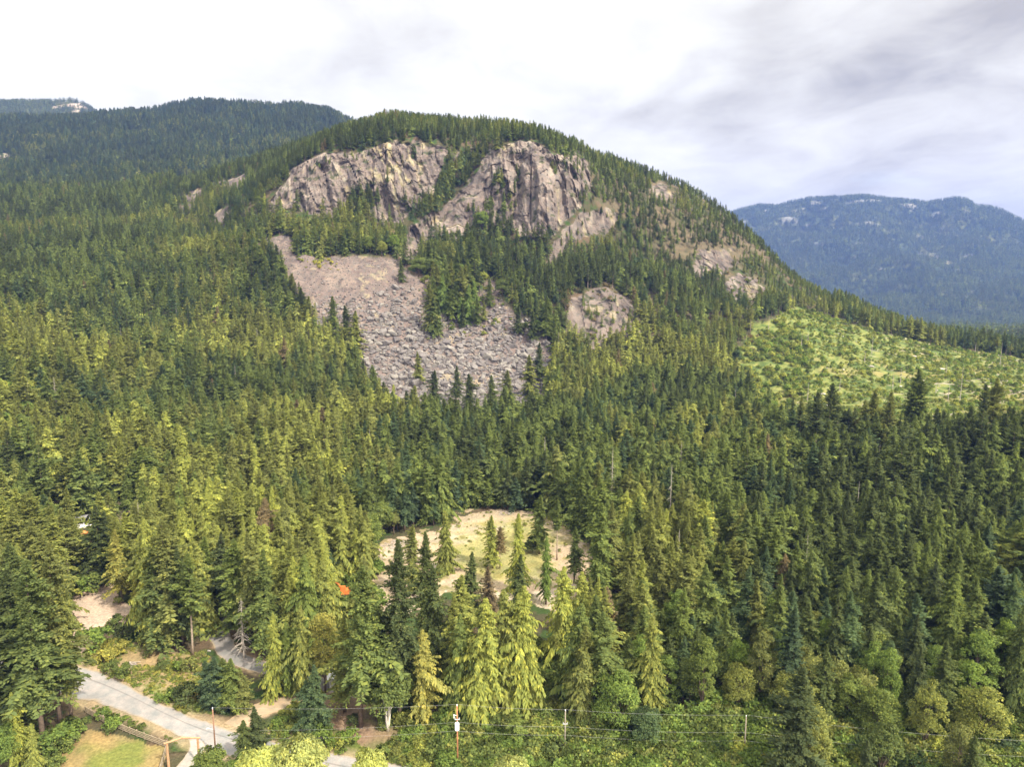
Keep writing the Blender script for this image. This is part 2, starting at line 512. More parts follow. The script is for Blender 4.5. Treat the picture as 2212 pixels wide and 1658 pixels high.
CLEARING = [(815, 1185), (850, 1160), (900, 1150), (940, 1150), (975, 1112), (1050, 1102), (1150, 1108), (1210, 1128), (1262, 1175), (1290, 1215), (1352, 1225), (1355, 1268), (1270, 1265), (1215, 1340), (1150, 1310), (1060, 1290), (960, 1285), (880, 1335), (815, 1330), (805, 1250)]
LOT = [(140, 1300), (170, 1275), (225, 1250), (240, 1262), (262, 1300), (285, 1310), (270, 1350), (215, 1362), (195, 1400), (160, 1440), (130, 1420), (140, 1370)]
TRACK = [(505, 1572), (540, 1548), (580, 1530), (640, 1512)]
PADDOCK = [(110, 1700), (125, 1640), (150, 1600), (190, 1578), (240, 1586), (300, 1604), (362, 1620), (352, 1700)]
MEADOW = [(178, 1425), (200, 1395), (262, 1380), (300, 1395), (350, 1405), (440, 1415), (480, 1445), (480, 1540), (400, 1545), (330, 1510), (260, 1468), (200, 1442)]
VERGE = [(560, 1600), (620, 1545), (720, 1540), (830, 1560), (1000, 1570), (1150, 1570), (1240, 1585), (2350, 1570), (2350, 1740), (560, 1740)]
YARD = [(205, 1100), (240, 1085), (285, 1080), (290, 1105), (250, 1130), (215, 1140)]
ROAD_TOP = [(-120, 1400), (60, 1420), (150, 1433), (200, 1450), (233, 1465), (283, 1487), (333, 1516), (382, 1540), (432, 1560), (482, 1574), (540, 1590), (600, 1606), (686, 1625), (743, 1635), (850, 1652), (1000, 1680), (1300, 1730)]
ROAD_LOW = [(-120, 1475), (60, 1492), (150, 1506), (200, 1519), (233, 1526), (267, 1540), (300, 1553), (333, 1569), (382, 1592), (426, 1613), (520, 1645), (600, 1670), (700, 1695), (850, 1730), (1300, 1830)]
ROAD = ROAD_TOP + ROAD_LOW[::-1]
LANE = [(474, 1318), (471, 1345), (472, 1372), (492, 1412), (520, 1430), (560, 1441), (620, 1460), (700, 1482), (780, 1500)]
DRIVE = [(408, 1605), (446, 1622), (412, 1668), (330, 1760), (270, 1760), (372, 1668)]

def build_land():
    """the ground: one sheet from under the camera to the horizon, with the hill, its cliffs and its fields"""
    th = COLS[None, :]
    X, Y, Z = LAND_R * np.sin(th), LAND_R * np.cos(th), LAND_Z.copy()
    s = S_ROWS[:, None] + 0 * th
    front = WRAP[None, :] < TH_LIM + 0.01
    px, py = project(X, Y, Z)
    vis = (s <= 9.02) & front
    jx = 9 * fbm(X / 14, Z / 14, Y / 14, 3, 5); jy = 7 * fbm(X / 11, Z / 11, Y / 11, 3, 9)
    hill = vis & (LAND_R > 380)
    cliff, calm = np.zeros(X.shape), np.zeros(X.shape)
    for k_, poly in enumerate(CLIFFS):
        hit = in_poly(px + jx, py + jy, poly) & hill
        cliff = np.maximum(cliff, hit.astype(float))
        calm = np.where(hit, 1.0 if k_ < 3 else .42, calm)
    talus = (in_poly(px + jx * 1.5, py + jy * 1.2, TALUS) & hill & (cliff < .5)).astype(float)
    cut = (in_poly(px + jx * 2.6, py + jy * .9, CLEARCUT) & (LAND_R > 300) & vis).astype(float)
    # relief: lumps on the hill, ribs and ledges in the cliffs
    rough = sstep(300, 480, LAND_R) * (1 - talus) * (1 - cut * .7)
    lump = fbm(X / 70, Y / 70, None, 4, 21) * 5.0 * rough * (1 - sstep(8.3, 9.0, s)) 
    Z += lump
    soft = cliff * calm
    for _ in range(5):                                          # widen the cliff's edge a little so that its ribs start gently
        soft = (soft + np.roll(soft, 1, 0) + np.roll(soft, -1, 0) + np.roll(soft, 1, 1) + np.roll(soft, -1, 1)) / 5
    slant = X + Z * (0.30 - 0.27 * sstep(930, 1060, px))
    rib = 1 - np.abs(fbm(slant / 17, Z / 75, Y / 40, 3, 31))
    rib2 = 1 - np.abs(fbm(slant / 6.5, Z / 26, Y / 20, 3, 37))
    ledge = vnoise(Z / 9 + fbm(X / 25, Y / 25, None, 2, 3) * 2, X / 60, None, 41)
    push = soft * (14 * (rib - .72) + 3.4 * (rib2 - .7) + 2.6 * ledge + 1.3 * fbm(X / 3.2, Z / 4.5, Y / 3.2, 3, 43))
    # the big tree-filled gully between the two faces, the shaded recess in the right one, the prow beside it
    cell = _hash(np.floor(slant / 7 + .6 * vnoise(Z / 11, slant / 30, None, 45)), np.floor(Z / 15 + 1.2 * vnoise(slant / 9, Z / 40, None, 47)), np.zeros_like(X), 49)
    crack = sstep(.90, 1.0, 1 - np.abs(vnoise(slant / 8.5, Z / 60, Y / 30, 53)))
    push += soft * (3.6 * (cell - .5) - 3.0 * crack)
    gul = np.exp(-(seg_dist(px, py, [(1030, 320), (985, 400), (955, 470), (900, 520)]) / 22) ** 2)
    rec = np.exp(-(seg_dist(px, py, [(1118, 340), (1118, 420), (1105, 480)]) / 13) ** 2)
    prow = np.exp(-(seg_dist(px, py, [(1150, 320), (1170, 400), (1180, 500)]) / 26) ** 2)
    push += sstep(6.0, 6.5, s) * (1 - sstep(7.7, 8.9, s)) * vis * (-17 * gul - 12 * rec + 11 * prow)
    rr = np.maximum(LAND_R - push, 1)
    X, Y = rr * np.sin(th), rr * np.cos(th)
    Z += soft * 2.0 * fbm(X / 8, Y / 8, None, 3, 51)
    tl = talus * (1.1 * fbm(X / 5, Y / 5, None, 3, 61) + 2.0 * fbm(X / 25, Y / 25, None, 2, 63))
    Z += tl + cut * 0.9 * fbm(X / 9, Y / 9, None, 3, 65)
    Z += (LAND_R > 100) * (LAND_R < 420) * 0.0

    # ---- land-cover colours
    def mixc(base, col, m):
        m = np.clip(m, 0, 1)[..., None]
        return base * (1 - m) + np.asarray(col) * m
    big = fbm(X / 22, Y / 22, Z / 22, 4, 71)
    small = fbm(X / 4.3, Y / 4.3, Z / 4.3, 4, 77)
    base = np.zeros(X.shape + (3,)) + np.array([0.075, 0.072, 0.038])       # forest floor
    base = mixc(base, (0.115, 0.085, 0.055), sstep(-.1, .6, big))
    base = mixc(base, (0.045, 0.075, 0.022), sstep(.0, .6, small))
    hillside = sstep(1250, 1330, px) * sstep(1700, 1620, px) * sstep(820, 760, py) * vis
    base = mixc(base, (0.125, 0.105, 0.068), hillside * sstep(-.3, .5, big + small * .5))
    # cliffs
    streak = fbm(slant / 5.2, Z / 30, Y / 9, 4, 81)
    patch = fbm(X / 16, Z / 20, Y / 16, 3, 87)
    rock = np.zeros(X.shape + (3,)) + np.array([0.196, 0.172, 0.158])
    rock = mixc(rock, (0.275, 0.245, 0.222), sstep(-.2, .6, patch))
    rock = mixc(rock, (0.085, 0.078, 0.080), sstep(.25, .8, streak) * .6)
    rock = mixc(rock, (0.05, 0.047, 0.05), crack * .5)
    rock = mixc(rock, (0.34, 0.31, 0.17), sstep(.22, .7, -streak) * sstep(-.05, .45, -patch + .1) * .8)
    rock = mixc(rock, (0.42, 0.39, 0.32), sstep(.5, .9, -streak + small * .4) * .6)
    rock = mixc(rock, (0.055, 0.075, 0.030), sstep(.45, .75, fbm(X / 7, Z / 5, Y / 7, 3, 91)) * .8)
    rock = rock * np.array([.86, .82, .80]) * np.where(calm < .9, .80, 1.0)[..., None]
    base = base * (1 - cliff[..., None]) + rock * cliff[..., None]
    # talus
    tal = np.zeros(X.shape + (3,)) + np.array([0.175, 0.15, 0.142])
    tal = mixc(tal, (0.225, 0.195, 0.175), sstep(-.3, .5, big))
    tal = mixc(tal, (0.125, 0.105, 0.105), sstep(.1, .7, small) * .7)
    tal = mixc(tal, (0.33, 0.30, 0.21), sstep(.55, .85, -big + small * .4) * .7)
    tal = tal * np.array([.90, .85, .82])
    base = base * (1 - talus[..., None]) + tal * talus[..., None]
    # clearcut
    cc = np.zeros(X.shape + (3,)) + np.array([0.150, 0.185, 0.052])
    cc = mixc(cc, (0.085, 0.125, 0.036), sstep(.0, .45, small))
    cc = mixc(cc, (0.21, 0.225, 0.07), sstep(.1, .6, -small))
    cc = mixc(cc, (0.24, 0.215, 0.085), sstep(.4, 1., big + sstep(1800, 2200, px) * .5) * .8)
    cc = mixc(cc, (0.36, 0.32, 0.25), sstep(1780, 2050, px) * sstep(.62, .9, fbm(X / 13, Y / 6, None, 4, 95) + sstep(1900, 2250, px) * .25) * .9)
    base = base * (1 - cut[..., None]) + cc * cut[..., None]
    # valley floor
    near = (LAND_R < 320) & front
    qx, qy = px + 5 * fbm(X / 3.0, Y / 3.0, None, 3, 101), py + 4 * fbm(X / 2.7, Y / 2.7, None, 3, 103)
    def area(poly, feather=None):
        return (in_poly(qx, qy, poly) & near).astype(float)
    m = area(VERGE)
    base = mixc(base, (0.105, 0.145, 0.035), m)
    base = mixc(base, (0.22, 0.16, 0.105), m * sstep(.15, .6, big) )
    m = area([(680, 1500), (760, 1490), (960, 1530), (990, 1560), (960, 1610), (800, 1625), (700, 1560)]) * sstep(-.5, .2, big)
    base = mixc(base, (0.255, 0.180, 0.125), m)
    m = area(MEADOW)
    base = mixc(base, (0.20, 0.225, 0.070), m)
    base = mixc(base, (0.13, 0.17, 0.04), m * sstep(-.1, .4, small))
    base = mixc(base, (0.29, 0.225, 0.12), m * sstep(.5, .9, big))
    m = area(PADDOCK)
    base = mixc(base, (0.275, 0.21, 0.095), m)
    gm = np.exp(-((px - 265) / 75) ** 2 - ((py - 1640) / 42) ** 2)
    base = mixc(base, (0.165, 0.185, 0.050), m * sstep(.2, .75, gm + small * .25 + big * .15))
    m = np.maximum((in_poly(qx + 14 * big, qy + 9 * small, CLEARING) & near).astype(float), area(YARD) * .8)
    base = mixc(base, (0.37, 0.295, 0.205), m)
    base = mixc(base, (0.45, 0.38, 0.29), m * sstep(.1, .6, fbm(X / 11, Y / 11, None, 4, 107)))
    gm = np.exp(-((px - 1085) / 150) ** 2 - ((py - 1195) / 78) ** 2)
    base = mixc(base, (0.27, 0.262, 0.098), m * sstep(.30, .75, gm + small * .25 + big * .2) * .9)
    base = mixc(base, (0.19, 0.17, 0.06), m * sstep(.3, .6, small) * .6)
    base = mixc(base, (0.48, 0.375, 0.295), area(LOT))
    m = sstep(20, 11, seg_dist(qx, qy * 1.0, TRACK)) * near
    base = mixc(base, (0.40, 0.30, 0.20), m)
    # dry shoulders beside the road and lane
    m = sstep(26, 6, np.where(in_poly(px, py, ROAD), 0, np.minimum(seg_dist(qx, qy, ROAD_TOP), seg_dist(qx, qy, ROAD_LOW)))) * near
    base = mixc(base, (0.35, 0.28, 0.175), m * .8)
    m = sstep(26, 15, seg_dist(qx, qy, LANE)) * near
    base = mixc(base, (0.26, 0.20, 0.13), m * .8)
    nr, nc = X.shape
    verts = np.stack([X, Y, Z], -1).reshape(-1, 3)
    i = np.arange(nr - 1)[:, None] * nc
    j = np.arange(nc)[None, :]
    jn = (j + 1) % nc
    quads = np.stack([i + j, i + jn, i + nc + jn, i + nc + j], -1).reshape(-1, 4)
    me = mesh_np("ground", verts, quads, None, True)
    base *= .74
    cover = np.concatenate([np.clip(base, 0, 1).reshape(-1, 3), np.ones((nr * nc, 1))], 1)
    attr(me, "cover", "FLOAT_COLOR", "POINT", cover)
    # flat facets in the cliffs keep their edges
    sharp = (cliff > .5)
    fs = ~(sharp[:-1, :] & sharp[1:, :]).reshape(-1)
    me.polygons.foreach_set("use_smooth", fs)
    o = put("ground", me, M["ground"])
    tag(o, kind="structure")
    return X, Y, Z, s, cliff, talus, cut
GX, GY, GZ, GS, G_CLIFF, G_TALUS, G_CUT = build_land()

# height anywhere in view: a table over direction and distance
_nf = len(COLS_F)
TAB_R = np.concatenate([np.arange(60, 420, 1.0), np.arange(420, 1300, 1.5)])
def _tables():
    zt, ct, tt, ut = (np.zeros((len(TAB_R), _nf)) for _ in range(4))
    GR = np.hypot(GX[:, :_nf], GY[:, :_nf])
    top = np.searchsorted(S_ROWS, 10.2)
    for c in range(_nf):
        r = np.maximum.accumulate(GR[:top, c]) + np.arange(top) * 1e-6
        zt[:, c] = np.interp(TAB_R, r, GZ[:top, c])
        k = np.clip(np.searchsorted(r, TAB_R), 0, top - 1)
        ct[:, c], tt[:, c], ut[:, c] = G_CLIFF[k, c], G_TALUS[k, c], G_CUT[k, c]
    return zt, ct, tt, ut
ZT, CT, TT, UT = _tables()
RIDGE_R = RK[9][:_nf]
def _look(tab, X, Y, lin=True):
    r = np.hypot(X, Y)
    ci = np.clip((np.arctan2(X, Y) + TH_LIM) / (2 * TH_LIM) * (_nf - 1), 0, _nf - 1.001)
    ri = np.interp(r, TAB_R, np.arange(len(TAB_R)))
    ri = np.clip(ri, 0, len(TAB_R) - 1.001)
    if not lin:
        return tab[np.round(ri).astype(int), np.round(ci).astype(int)]
    a, b = ri.astype(int), ci.astype(int)
    u, v = ri - a, ci - b
    return tab[a, b] * (1 - u) * (1 - v) + tab[a + 1, b] * u * (1 - v) + tab[a, b + 1] * (1 - u) * v + tab[a + 1, b + 1] * u * v
def height(X, Y):
    return _look(ZT, np.asarray(X, float), np.asarray(Y, float))
def on_ground(x, y):
    """where the line of sight through photo point (x, y) meets the ground near the camera"""
    a, b, c = ray(x, y)
    h = math.hypot(a, b)
    r = 60.0
    while r < 1000:
        z = float(height(np.array([a / h * r]), np.array([b / h * r]))[0])
        if CAM_H + c / h * r <= z:
            break
        r += 0.5
    return np.array([a / h * r, b / h * r, z])

# ------------------------------------------------------------------ hills and mountains behind
def mountain(name, th0, th1, nc, rings, nrow, amp, scale, seed, colour, patches=()):
    cols = np.linspace(R(th0), R(th1), nc)
    rr, zz = [], []
    for ring in rings:
        if callable(ring):
            r, z = ring(rr[-1], zz[-1])
        else:
            p = np.array(ring, float)
            X, Y, Z = at(p[:, 0], p[:, 1], p[:, 2])
            t = np.arctan2(X, Y); o = np.argsort(t)
            r, z = np.interp(cols, t[o], p[o, 2]), np.interp(cols, t[o], Z[o])
        rr.append(r); zz.append(z)
    rr, zz = np.array(rr), np.array(zz)
    k = len(rr)
    s = np.linspace(0, k - 1, nrow)
    rw, zw = pchip(np.arange(k, dtype=float), rr, s), pchip(np.arange(k, dtype=float), zz, s)
    X, Y = rw * np.sin(cols), rw * np.cos(cols)
    ridge = np.exp(-((s - (k - 2)) / 0.28) ** 2)[:, None]
    fb = (1 - np.abs(fbm(X / scale, Y / scale, None, 5, seed))) - 0.6
    Z = zw + amp * fb * (1 - .80 * ridge)
    px, py = project(X, Y, Z)
    base = colour(X, Y, Z, px, py)
    verts = np.stack([X, Y, Z], -1).reshape(-1, 3)
    i, j = np.arange(nrow - 1)[:, None] * nc, np.arange(nc - 1)[None, :]
    q = np.stack([i + j, i + j + 1, i + nc + j + 1, i + nc + j], -1).reshape(-1, 4)
    me = mesh_np(name, verts, q, None, True)
    attr(me, "cover", "FLOAT_COLOR", "POINT", np.concatenate([np.clip(base, 0, 1).reshape(-1, 3), np.ones((nrow * nc, 1))], 1))
    tag(put(name, me, M["far_ground"]), kind="structure")
    return X, Y, Z, s[:, None] + 0 * X, px, py, base

def mixc(base, col, m):
    m = np.clip(m, 0, 1)[..., None]
    return base * (1 - m) + np.asarray(col) * m

def forest_cover(rocky):
    def f(X, Y, Z, px, py):
        b = np.zeros(X.shape + (3,)) + np.array([0.045, 0.060, 0.028])
        b = mixc(b, (0.085, 0.095, 0.035), sstep(.0, .6, fbm(X / 160, Y / 160, None, 4, 7)))
        return rocky(b, X, Y, Z, px, py)
    return f
def rocky_left(b, X, Y, Z, px, py):
    m = sstep(.62, .82, fbm(X / 110, Y / 60, Z / 60, 4, 13) + sstep(420, 260, py) * .14)
    return mixc(b, (0.24, 0.20, 0.18), m)
def rocky_cap(b, X, Y, Z, px, py):
    m = in_poly(px + 5 * fbm(X / 40, Z / 40, None, 3, 3), py, [(112, 215), (170, 210), (212, 250), (172, 248), (112, 242)])
    return mixc(b, (0.33, 0.275, 0.24), m * sstep(-.5, .2, fbm(X / 30, Z / 30, None, 3, 5)))
def rocky_right(b, X, Y, Z, px, py):
    m = sstep(.66, .90, fbm(X / 130, Z / 45, Y / 130, 5, 19) + sstep(560, 450, py) * .16 - sstep(560, 620, py) * .4)
    b = mixc(b, (0.26, 0.25, 0.25), m * .55)
    sl = np.exp(-((py - (565 + (px - 2040) * .42)) / 7) ** 2) * sstep(1960, 2000, px) * sstep(2090, 2060, px)
    return mixc(b, (0.30, 0.26, 0.20), sl * .35)

LEFT_HILL = mountain("hills", -58, 10, 620, [
    [(-900, 540, 1180), (0, 470, 1200), (400, 448, 1180), (700, 400, 1150), (800, 400, 1150), (1100, 480, 1150), (1300, 560, 1150)],
    [(-900, 410, 1650), (0, 360, 1700), (300, 340, 1700), (450, 325, 1700), (600, 318, 1700), (800, 345, 1700), (1000, 420, 1700), (1300, 540, 1700)],
    [(-1200, 334, 2250), (-300, 280, 2300), (0, 276, 2300), (100, 272, 2300), (180, 268, 2300), (215, 264, 2300), (300, 257, 2250), (350, 248, 2250), (400, 239, 2250), (450, 238, 2250), (500, 243, 2200), (550, 243, 2200), (600, 242, 2200), (650, 241, 2200), (700, 254, 2200), (740, 268, 2200), (780, 282, 2200), (900, 342, 2200), (1100, 442, 2200), (1300, 542, 2200)],
    lambda r, z: (r + 500, z - 220)], 300, 26, 190, 111, forest_cover(rocky_left))
FAR_HILL = mountain("hills", -52, -18, 300, [
    [(-900, 340, 2900), (300, 320, 2900)],
    [(-1200, 300, 3500), (-200, 236, 3500), (0, 228, 3500), (60, 226, 3500), (120, 226, 3500), (150, 223, 3500), (172, 226, 3500), (190, 236, 3500), (206, 249, 3500), (240, 280, 3500), (330, 330, 3500)],
    lambda r, z: (r + 500, z - 250)], 90, 14, 160, 117, forest_cover(rocky_cap))
FAR_MOUNTAIN = mountain("mountains", -8, 62, 620, [
    [(600, 775, 1500), (1600, 775, 1500), (2212, 778, 1500), (3300, 780, 1500)],
    [(600, 725, 3100), (1600, 722, 3100), (2212, 735, 3100), (3300, 745, 3100)],
    [(600, 690, 4400), (1300, 650, 4400), (1700, 610, 4400), (2000, 600, 4400), (2212, 610, 4400), (3300, 690, 4400)],
    [(600, 640, 5300), (1300, 580, 5300), (1600, 520, 5300), (1800, 500, 5300), (2000, 505, 5300), (2212, 540, 5300), (2700, 640, 5300), (3300, 700, 5300)],
    [(600, 620, 6000), (1000, 590, 6000), (1300, 525, 6000), (1500, 482, 6000), (1590, 461, 6000), (1640, 447, 6000), (1680, 449, 6000), (1700, 442, 6000), (1760, 434, 6000), (1830, 430, 6000), (1880, 431, 6000), (1900, 434, 6000), (1960, 440, 6000), (2000, 446, 6000), (2030, 437, 6000), (2060, 433, 6000), (2085, 436, 6000), (2112, 450, 6000), (2135, 452, 6000), (2170, 463, 6000), (2212, 486, 6000), (2400, 530, 6000), (2700, 600, 6000), (3300, 690, 6000)],
    lambda r, z: (r + 600, z - 300)], 260, 95, 620, 123, forest_cover(rocky_right))

# ------------------------------------------------------------------ tree shapes
def sprays(base, dirs, length, width, roll):
    """leaf sprays as lozenges: base point, direction, length, half width, roll about the direction"""
    d = dirs / np.maximum(np.linalg.norm(dirs, axis=1, keepdims=True), 1e-6)
    side = np.cross(d, np.array([0, 0, 1.0]))
    n = np.linalg.norm(side, axis=1, keepdims=True)
    side = np.where(n > 1e-3, side / np.maximum(n, 1e-3), np.array([1.0, 0, 0]))
    up = np.cross(side, d)
    w = side * np.cos(roll)[:, None] + up * np.sin(roll)[:, None]
    mid = base + d * (length * .45)[:, None]
    v = np.stack([base, mid + w * width[:, None], base + d * length[:, None], mid - w * width[:, None]], 1)
    return v.reshape(-1, 3)

def crown_mesh(name, v, g):
    q = np.arange(len(v)).reshape(-1, 4)
    me = mesh_np(name, v, q)
    attr(me, "leaf", "FLOAT", "FACE", np.clip(g.random(len(q)) * .75 + np.repeat(g.random(len(q) // 8 + 1), 8)[:len(q)] * .35, 0, 1))
    return me

def conifer(seed, H, Rad, nbr, pairs, c0=.08, droop=18, sag=.12, expo=.85, hang=0.0, ragged=.25, flat_top=0.0, round_=0.0, fat=1.0):
    """crown of a conifer H metres tall: branches in a spiral, each a flat fan of sprays"""
    g = np.random.default_rng(seed)
    n = nbr
    t = c0 + (1 - c0) * (np.arange(n) + g.random(n)) / n
    t = c0 + (t - c0) ** .92 * (1 - c0) ** .08
    prof = (1 - t) ** expo
    if round_:
        u = (t - c0) / (1 - c0)
        prof = prof * (1 - round_) + round_ * np.sqrt(np.clip(1 - (2 * u - .75) ** 2 / 1.6, 0.02, 1)) * (1 - u) ** .35
    prof = prof * np.clip((t - c0) / .10 + .45, 0, 1)
    if flat_top:
        prof = np.maximum(prof, flat_top * (t > .8))
    Lb = Rad * np.maximum(prof, .035) * (1 - ragged + 2 * ragged * g.random(n))
    az = np.arange(n) * 2.39996 + g.normal(0, .35, n)
    el = np.radians(-droop + (droop + 42) * np.clip(t, 0, 1) ** 1.8 + g.normal(0, 6, n))
    # bands of missing and heavier branches make the outline uneven
    Lb *= 1 + .30 * np.sin(t * 23 + seed) * np.sin(az * 2 + seed * 1.7) + .16 * np.sin(t * 61 + az * 3 + seed)
    Lb *= np.where(g.random(n) < .10, 1.4, 1.0) * np.where(g.random(n) < .14, .55, 1.0)
    Lb *= 1 + .17 * np.sin(az + seed * 2.3) + .13 * np.sin(az * 2 - seed + t * 9)
    tier = vnoise(t * 17, np.cos(az) * 1.3 + 5, np.sin(az) * 1.3 + 5, seed)
    Lb *= np.clip(1 + .75 * tier, .35, 1.5)
    rad = np.stack([np.cos(az), np.sin(az), 0 * az], 1)
    org = np.stack([0 * t, 0 * t, t * H], 1)
    def point(i, s):
        L_ = Lb[i]
        return org[i] + rad[i] * (L_ * s * np.cos(el[i]))[:, None] + np.array([0, 0, 1.0]) * (L_ * (s * np.sin(el[i]) - sag * 2.2 * s * s))[:, None]
    idx = np.repeat(np.arange(n), 2 * pairs + 1)
    slot = np.tile(np.arange(2 * pairs + 1), n)
    s = np.where(slot == 2 * pairs, .78, .16 + .80 * (slot // 2 + g.random(len(slot)) * .7) / max(pairs, 1))
    s = np.clip(s, .05, 1)
    sgn = np.where(slot == 2 * pairs, 0, np.where(slot % 2 == 0, 1, -1))
    base = point(idx, s)
    ang = az[idx] + sgn * np.radians(52 + g.normal(0, 12, len(idx)))
    dz = np.sin(el[idx]) * .6 - 2 * sag * s * .8 + g.normal(0, .16, len(idx)) - hang
    dirs = np.stack([np.cos(ang) * (1 - .55 * min(hang, 1)), np.sin(ang) * (1 - .55 * min(hang, 1)), dz], 1)
    ln = (Lb[idx] * (.17 - .07 * s) + .17 * Rad / 4) * (.75 + .6 * g.random(len(idx))) * (1 + .25 * hang) * fat
    wd = ln * (.19 + .10 * g.random(len(idx))) * (.8 if hang > .3 else 1.0)
    v = sprays(base + g.normal(0, .10, base.shape), dirs, ln, wd, g.normal(0, .8, len(idx)))
    # a leading shoot at the very top
    if not flat_top:
        tb = np.tile(np.array([[0, 0, H * .965]]), (4, 1))
        v = np.concatenate([v, sprays(tb, np.stack([g.normal(0, .12, 4), g.normal(0, .12, 4), np.ones(4)], 1), np.full(4, H * .04), np.full(4, H * .005 + .1), g.random(4) * 3)])
    return v, g

def trunk_mb(H, r0, seed, bare=()):
    g = random.Random(seed)
    pts, rad = [], []
    lean = (g.uniform(-.012, .012), g.uniform(-.012, .012))
    for k in range(7):
        t = k / 6
        pts.append((lean[0] * H * t * t, lean[1] * H * t * t, -.4 + t * (H * .97 + .4)))
        rad.append(r0 * (1.25 if k == 0 else 1) * (1 - t) ** .8 + .03)
    m = MB().tube(pts, rad, 7)
    for (h, L_, a) in bare:                                 # dead limbs on the bare part
        p = (0, 0, h)
        m.tube([p, (math.cos(a) * L_, math.sin(a) * L_, h - L_ * .15)], [.05, .015], 4, False)
    return m

def merged(name, crown, trunk):
    """crown and trunk in one mesh with two materials, for the scattered copies"""
    cv = np.empty(len(crown.vertices) * 3, np.float32); crown.vertices.foreach_get("co", cv)
    nq = len(crown.polygons)
    cq = np.empty(len(crown.loops), np.int32); crown.loops.foreach_get("vertex_index", cq)
    lf = np.empty(nq, np.float32); crown.attributes["leaf"].data.foreach_get("value", lf)
    n0 = len(cv) // 3
    tq = np.array(trunk.q, np.int32) + n0
    me = mesh_np(name, np.concatenate([cv.reshape(-1, 3), np.array(trunk.v, np.float32)]), np.concatenate([cq.reshape(-1, 4), tq]))
    me.materials.append(M["foliage"]); me.materials.append(M["bark"])
    mi = np.zeros(len(me.polygons), np.int32); mi[nq:] = 1
    me.polygons.foreach_set("material_index", mi)
    attr(me, "leaf", "FLOAT", "FACE", np.concatenate([lf, np.full(len(tq), .3, np.float32)]))
    return me

PROTO = {}          # kind -> lod -> list of (height, crown mesh, trunk mesh, merged mesh)
def add_proto(kind, lod, H, v, g, r0, seed, bare=(), bark="bark"):
    crown = crown_mesh(f"{kind}_crown", v, g)
    crown.materials.append(M["foliage"])
    tm = trunk_mb(H, r0, seed, bare)
    trunk = tm.mesh(f"{kind}_trunk", True)
    trunk.materials.append(M[bark])
    PROTO.setdefault(kind, {}).setdefault(lod, []).append((H, crown, trunk, merged(f"{kind}_shape", crown, tm)))

LODS = {0: (480, 19, 1.0), 1: (300, 9, 1.45), 2: (130, 4, 2.4), 3: (28, 1, 5.2)}
for lod, (nb, pr, fat) in LODS.items():
    nvar = {0: 6, 1: 4, 2: 3, 3: 2}[lod]
    for k in range(nvar):
        add_proto("fir", lod, 30, *conifer(100 + k, 30, (4.8, 4.1, 5.2, 4.5, 4.6, 4.2)[k], nb, pr, (.10, .16, .05, .2, .27, .24)[k], (14, 20, 10, 18, 16, 22)[k], .10, (.68, .75, .66, .8, .7, .78)[k], 0, (.3, .36, .26, .4, .34, .42)[k], 0, (.28, .45, .2, .55, .4, .5)[k], fat), .38, k)
        if k < 4:
            add_proto("cedar", lod, 28, *conifer(200 + k, 28, (4.5, 3.8, 5.2, 3.6)[k], nb, pr, (.05, .09, .04, .12)[k], (26, 30, 22, 30)[k], .16, (.62, .7, .56, .68)[k], .62, (.26, .32, .28, .34)[k], 0, (.35, .25, .4, .5)[k], fat), .40, k + 20)
        if lod in (0, 1, 2) and k < 4:
            add_proto("pine", lod, 30, *conifer(300 + k, 30, (3.8, 4.3, 3.5, 4.0)[k], int(nb * .7), pr, (.42, .35, .5, .45)[k], 5, .02, .6, 0, .36, 0, .75, fat), .33, k + 40, [(30 * u, 1.4, u * 40 + k) for u in (.2, .27, .33)], "warm_bark")

def leafy(seed, H, Rx, nclump, nleaf, leaf, base_h=.25, hang=0.0, flat=1.0, lobes=True):
    """crown of a broadleaf tree or shrub: clumps of leaves at the ends of its limbs"""
    g = np.random.default_rng(seed)
    cz = H * (base_h + (1 - base_h) * .5)
    ez = H * (1 - base_h) * .5
    u = g.normal(0, 1, (nclump, 3)); u /= np.linalg.norm(u, axis=1, keepdims=True)
    rad = .40 + .62 * g.random(nclump) ** .6
    u[:, 2] = np.where(u[:, 2] < -.55, -u[:, 2], u[:, 2])
    c = u * rad[:, None] * np.array([Rx, Rx, ez]) * .86 + np.array([0, 0, cz])
    cr = Rx * (.13 + .22 * g.random(nclump))
    i = np.repeat(np.arange(nclump), nleaf)
    w = g.normal(0, 1, (len(i), 3)); w /= np.linalg.norm(w, axis=1, keepdims=True)
    w[:, 2] = np.abs(w[:, 2]) * np.where(g.random(len(i)) < .75, 1, -1)
    p = c[i] + w * (cr[i] * (.55 + .5 * g.random(len(i))))[:, None] * np.array([1, 1, .72 * flat])
    d = w + g.normal(0, .6, w.shape); d[:, 2] -= .35 + hang
    d /= np.linalg.norm(d, axis=1, keepdims=True)
    ln = leaf * (.7 + .7 * g.random(len(i))) * (1 + .8 * hang)
    v = sprays(p, d, ln, ln * (.42 if hang < .3 else .2), g.random(len(i)) * 3.14)
    return v, g, c

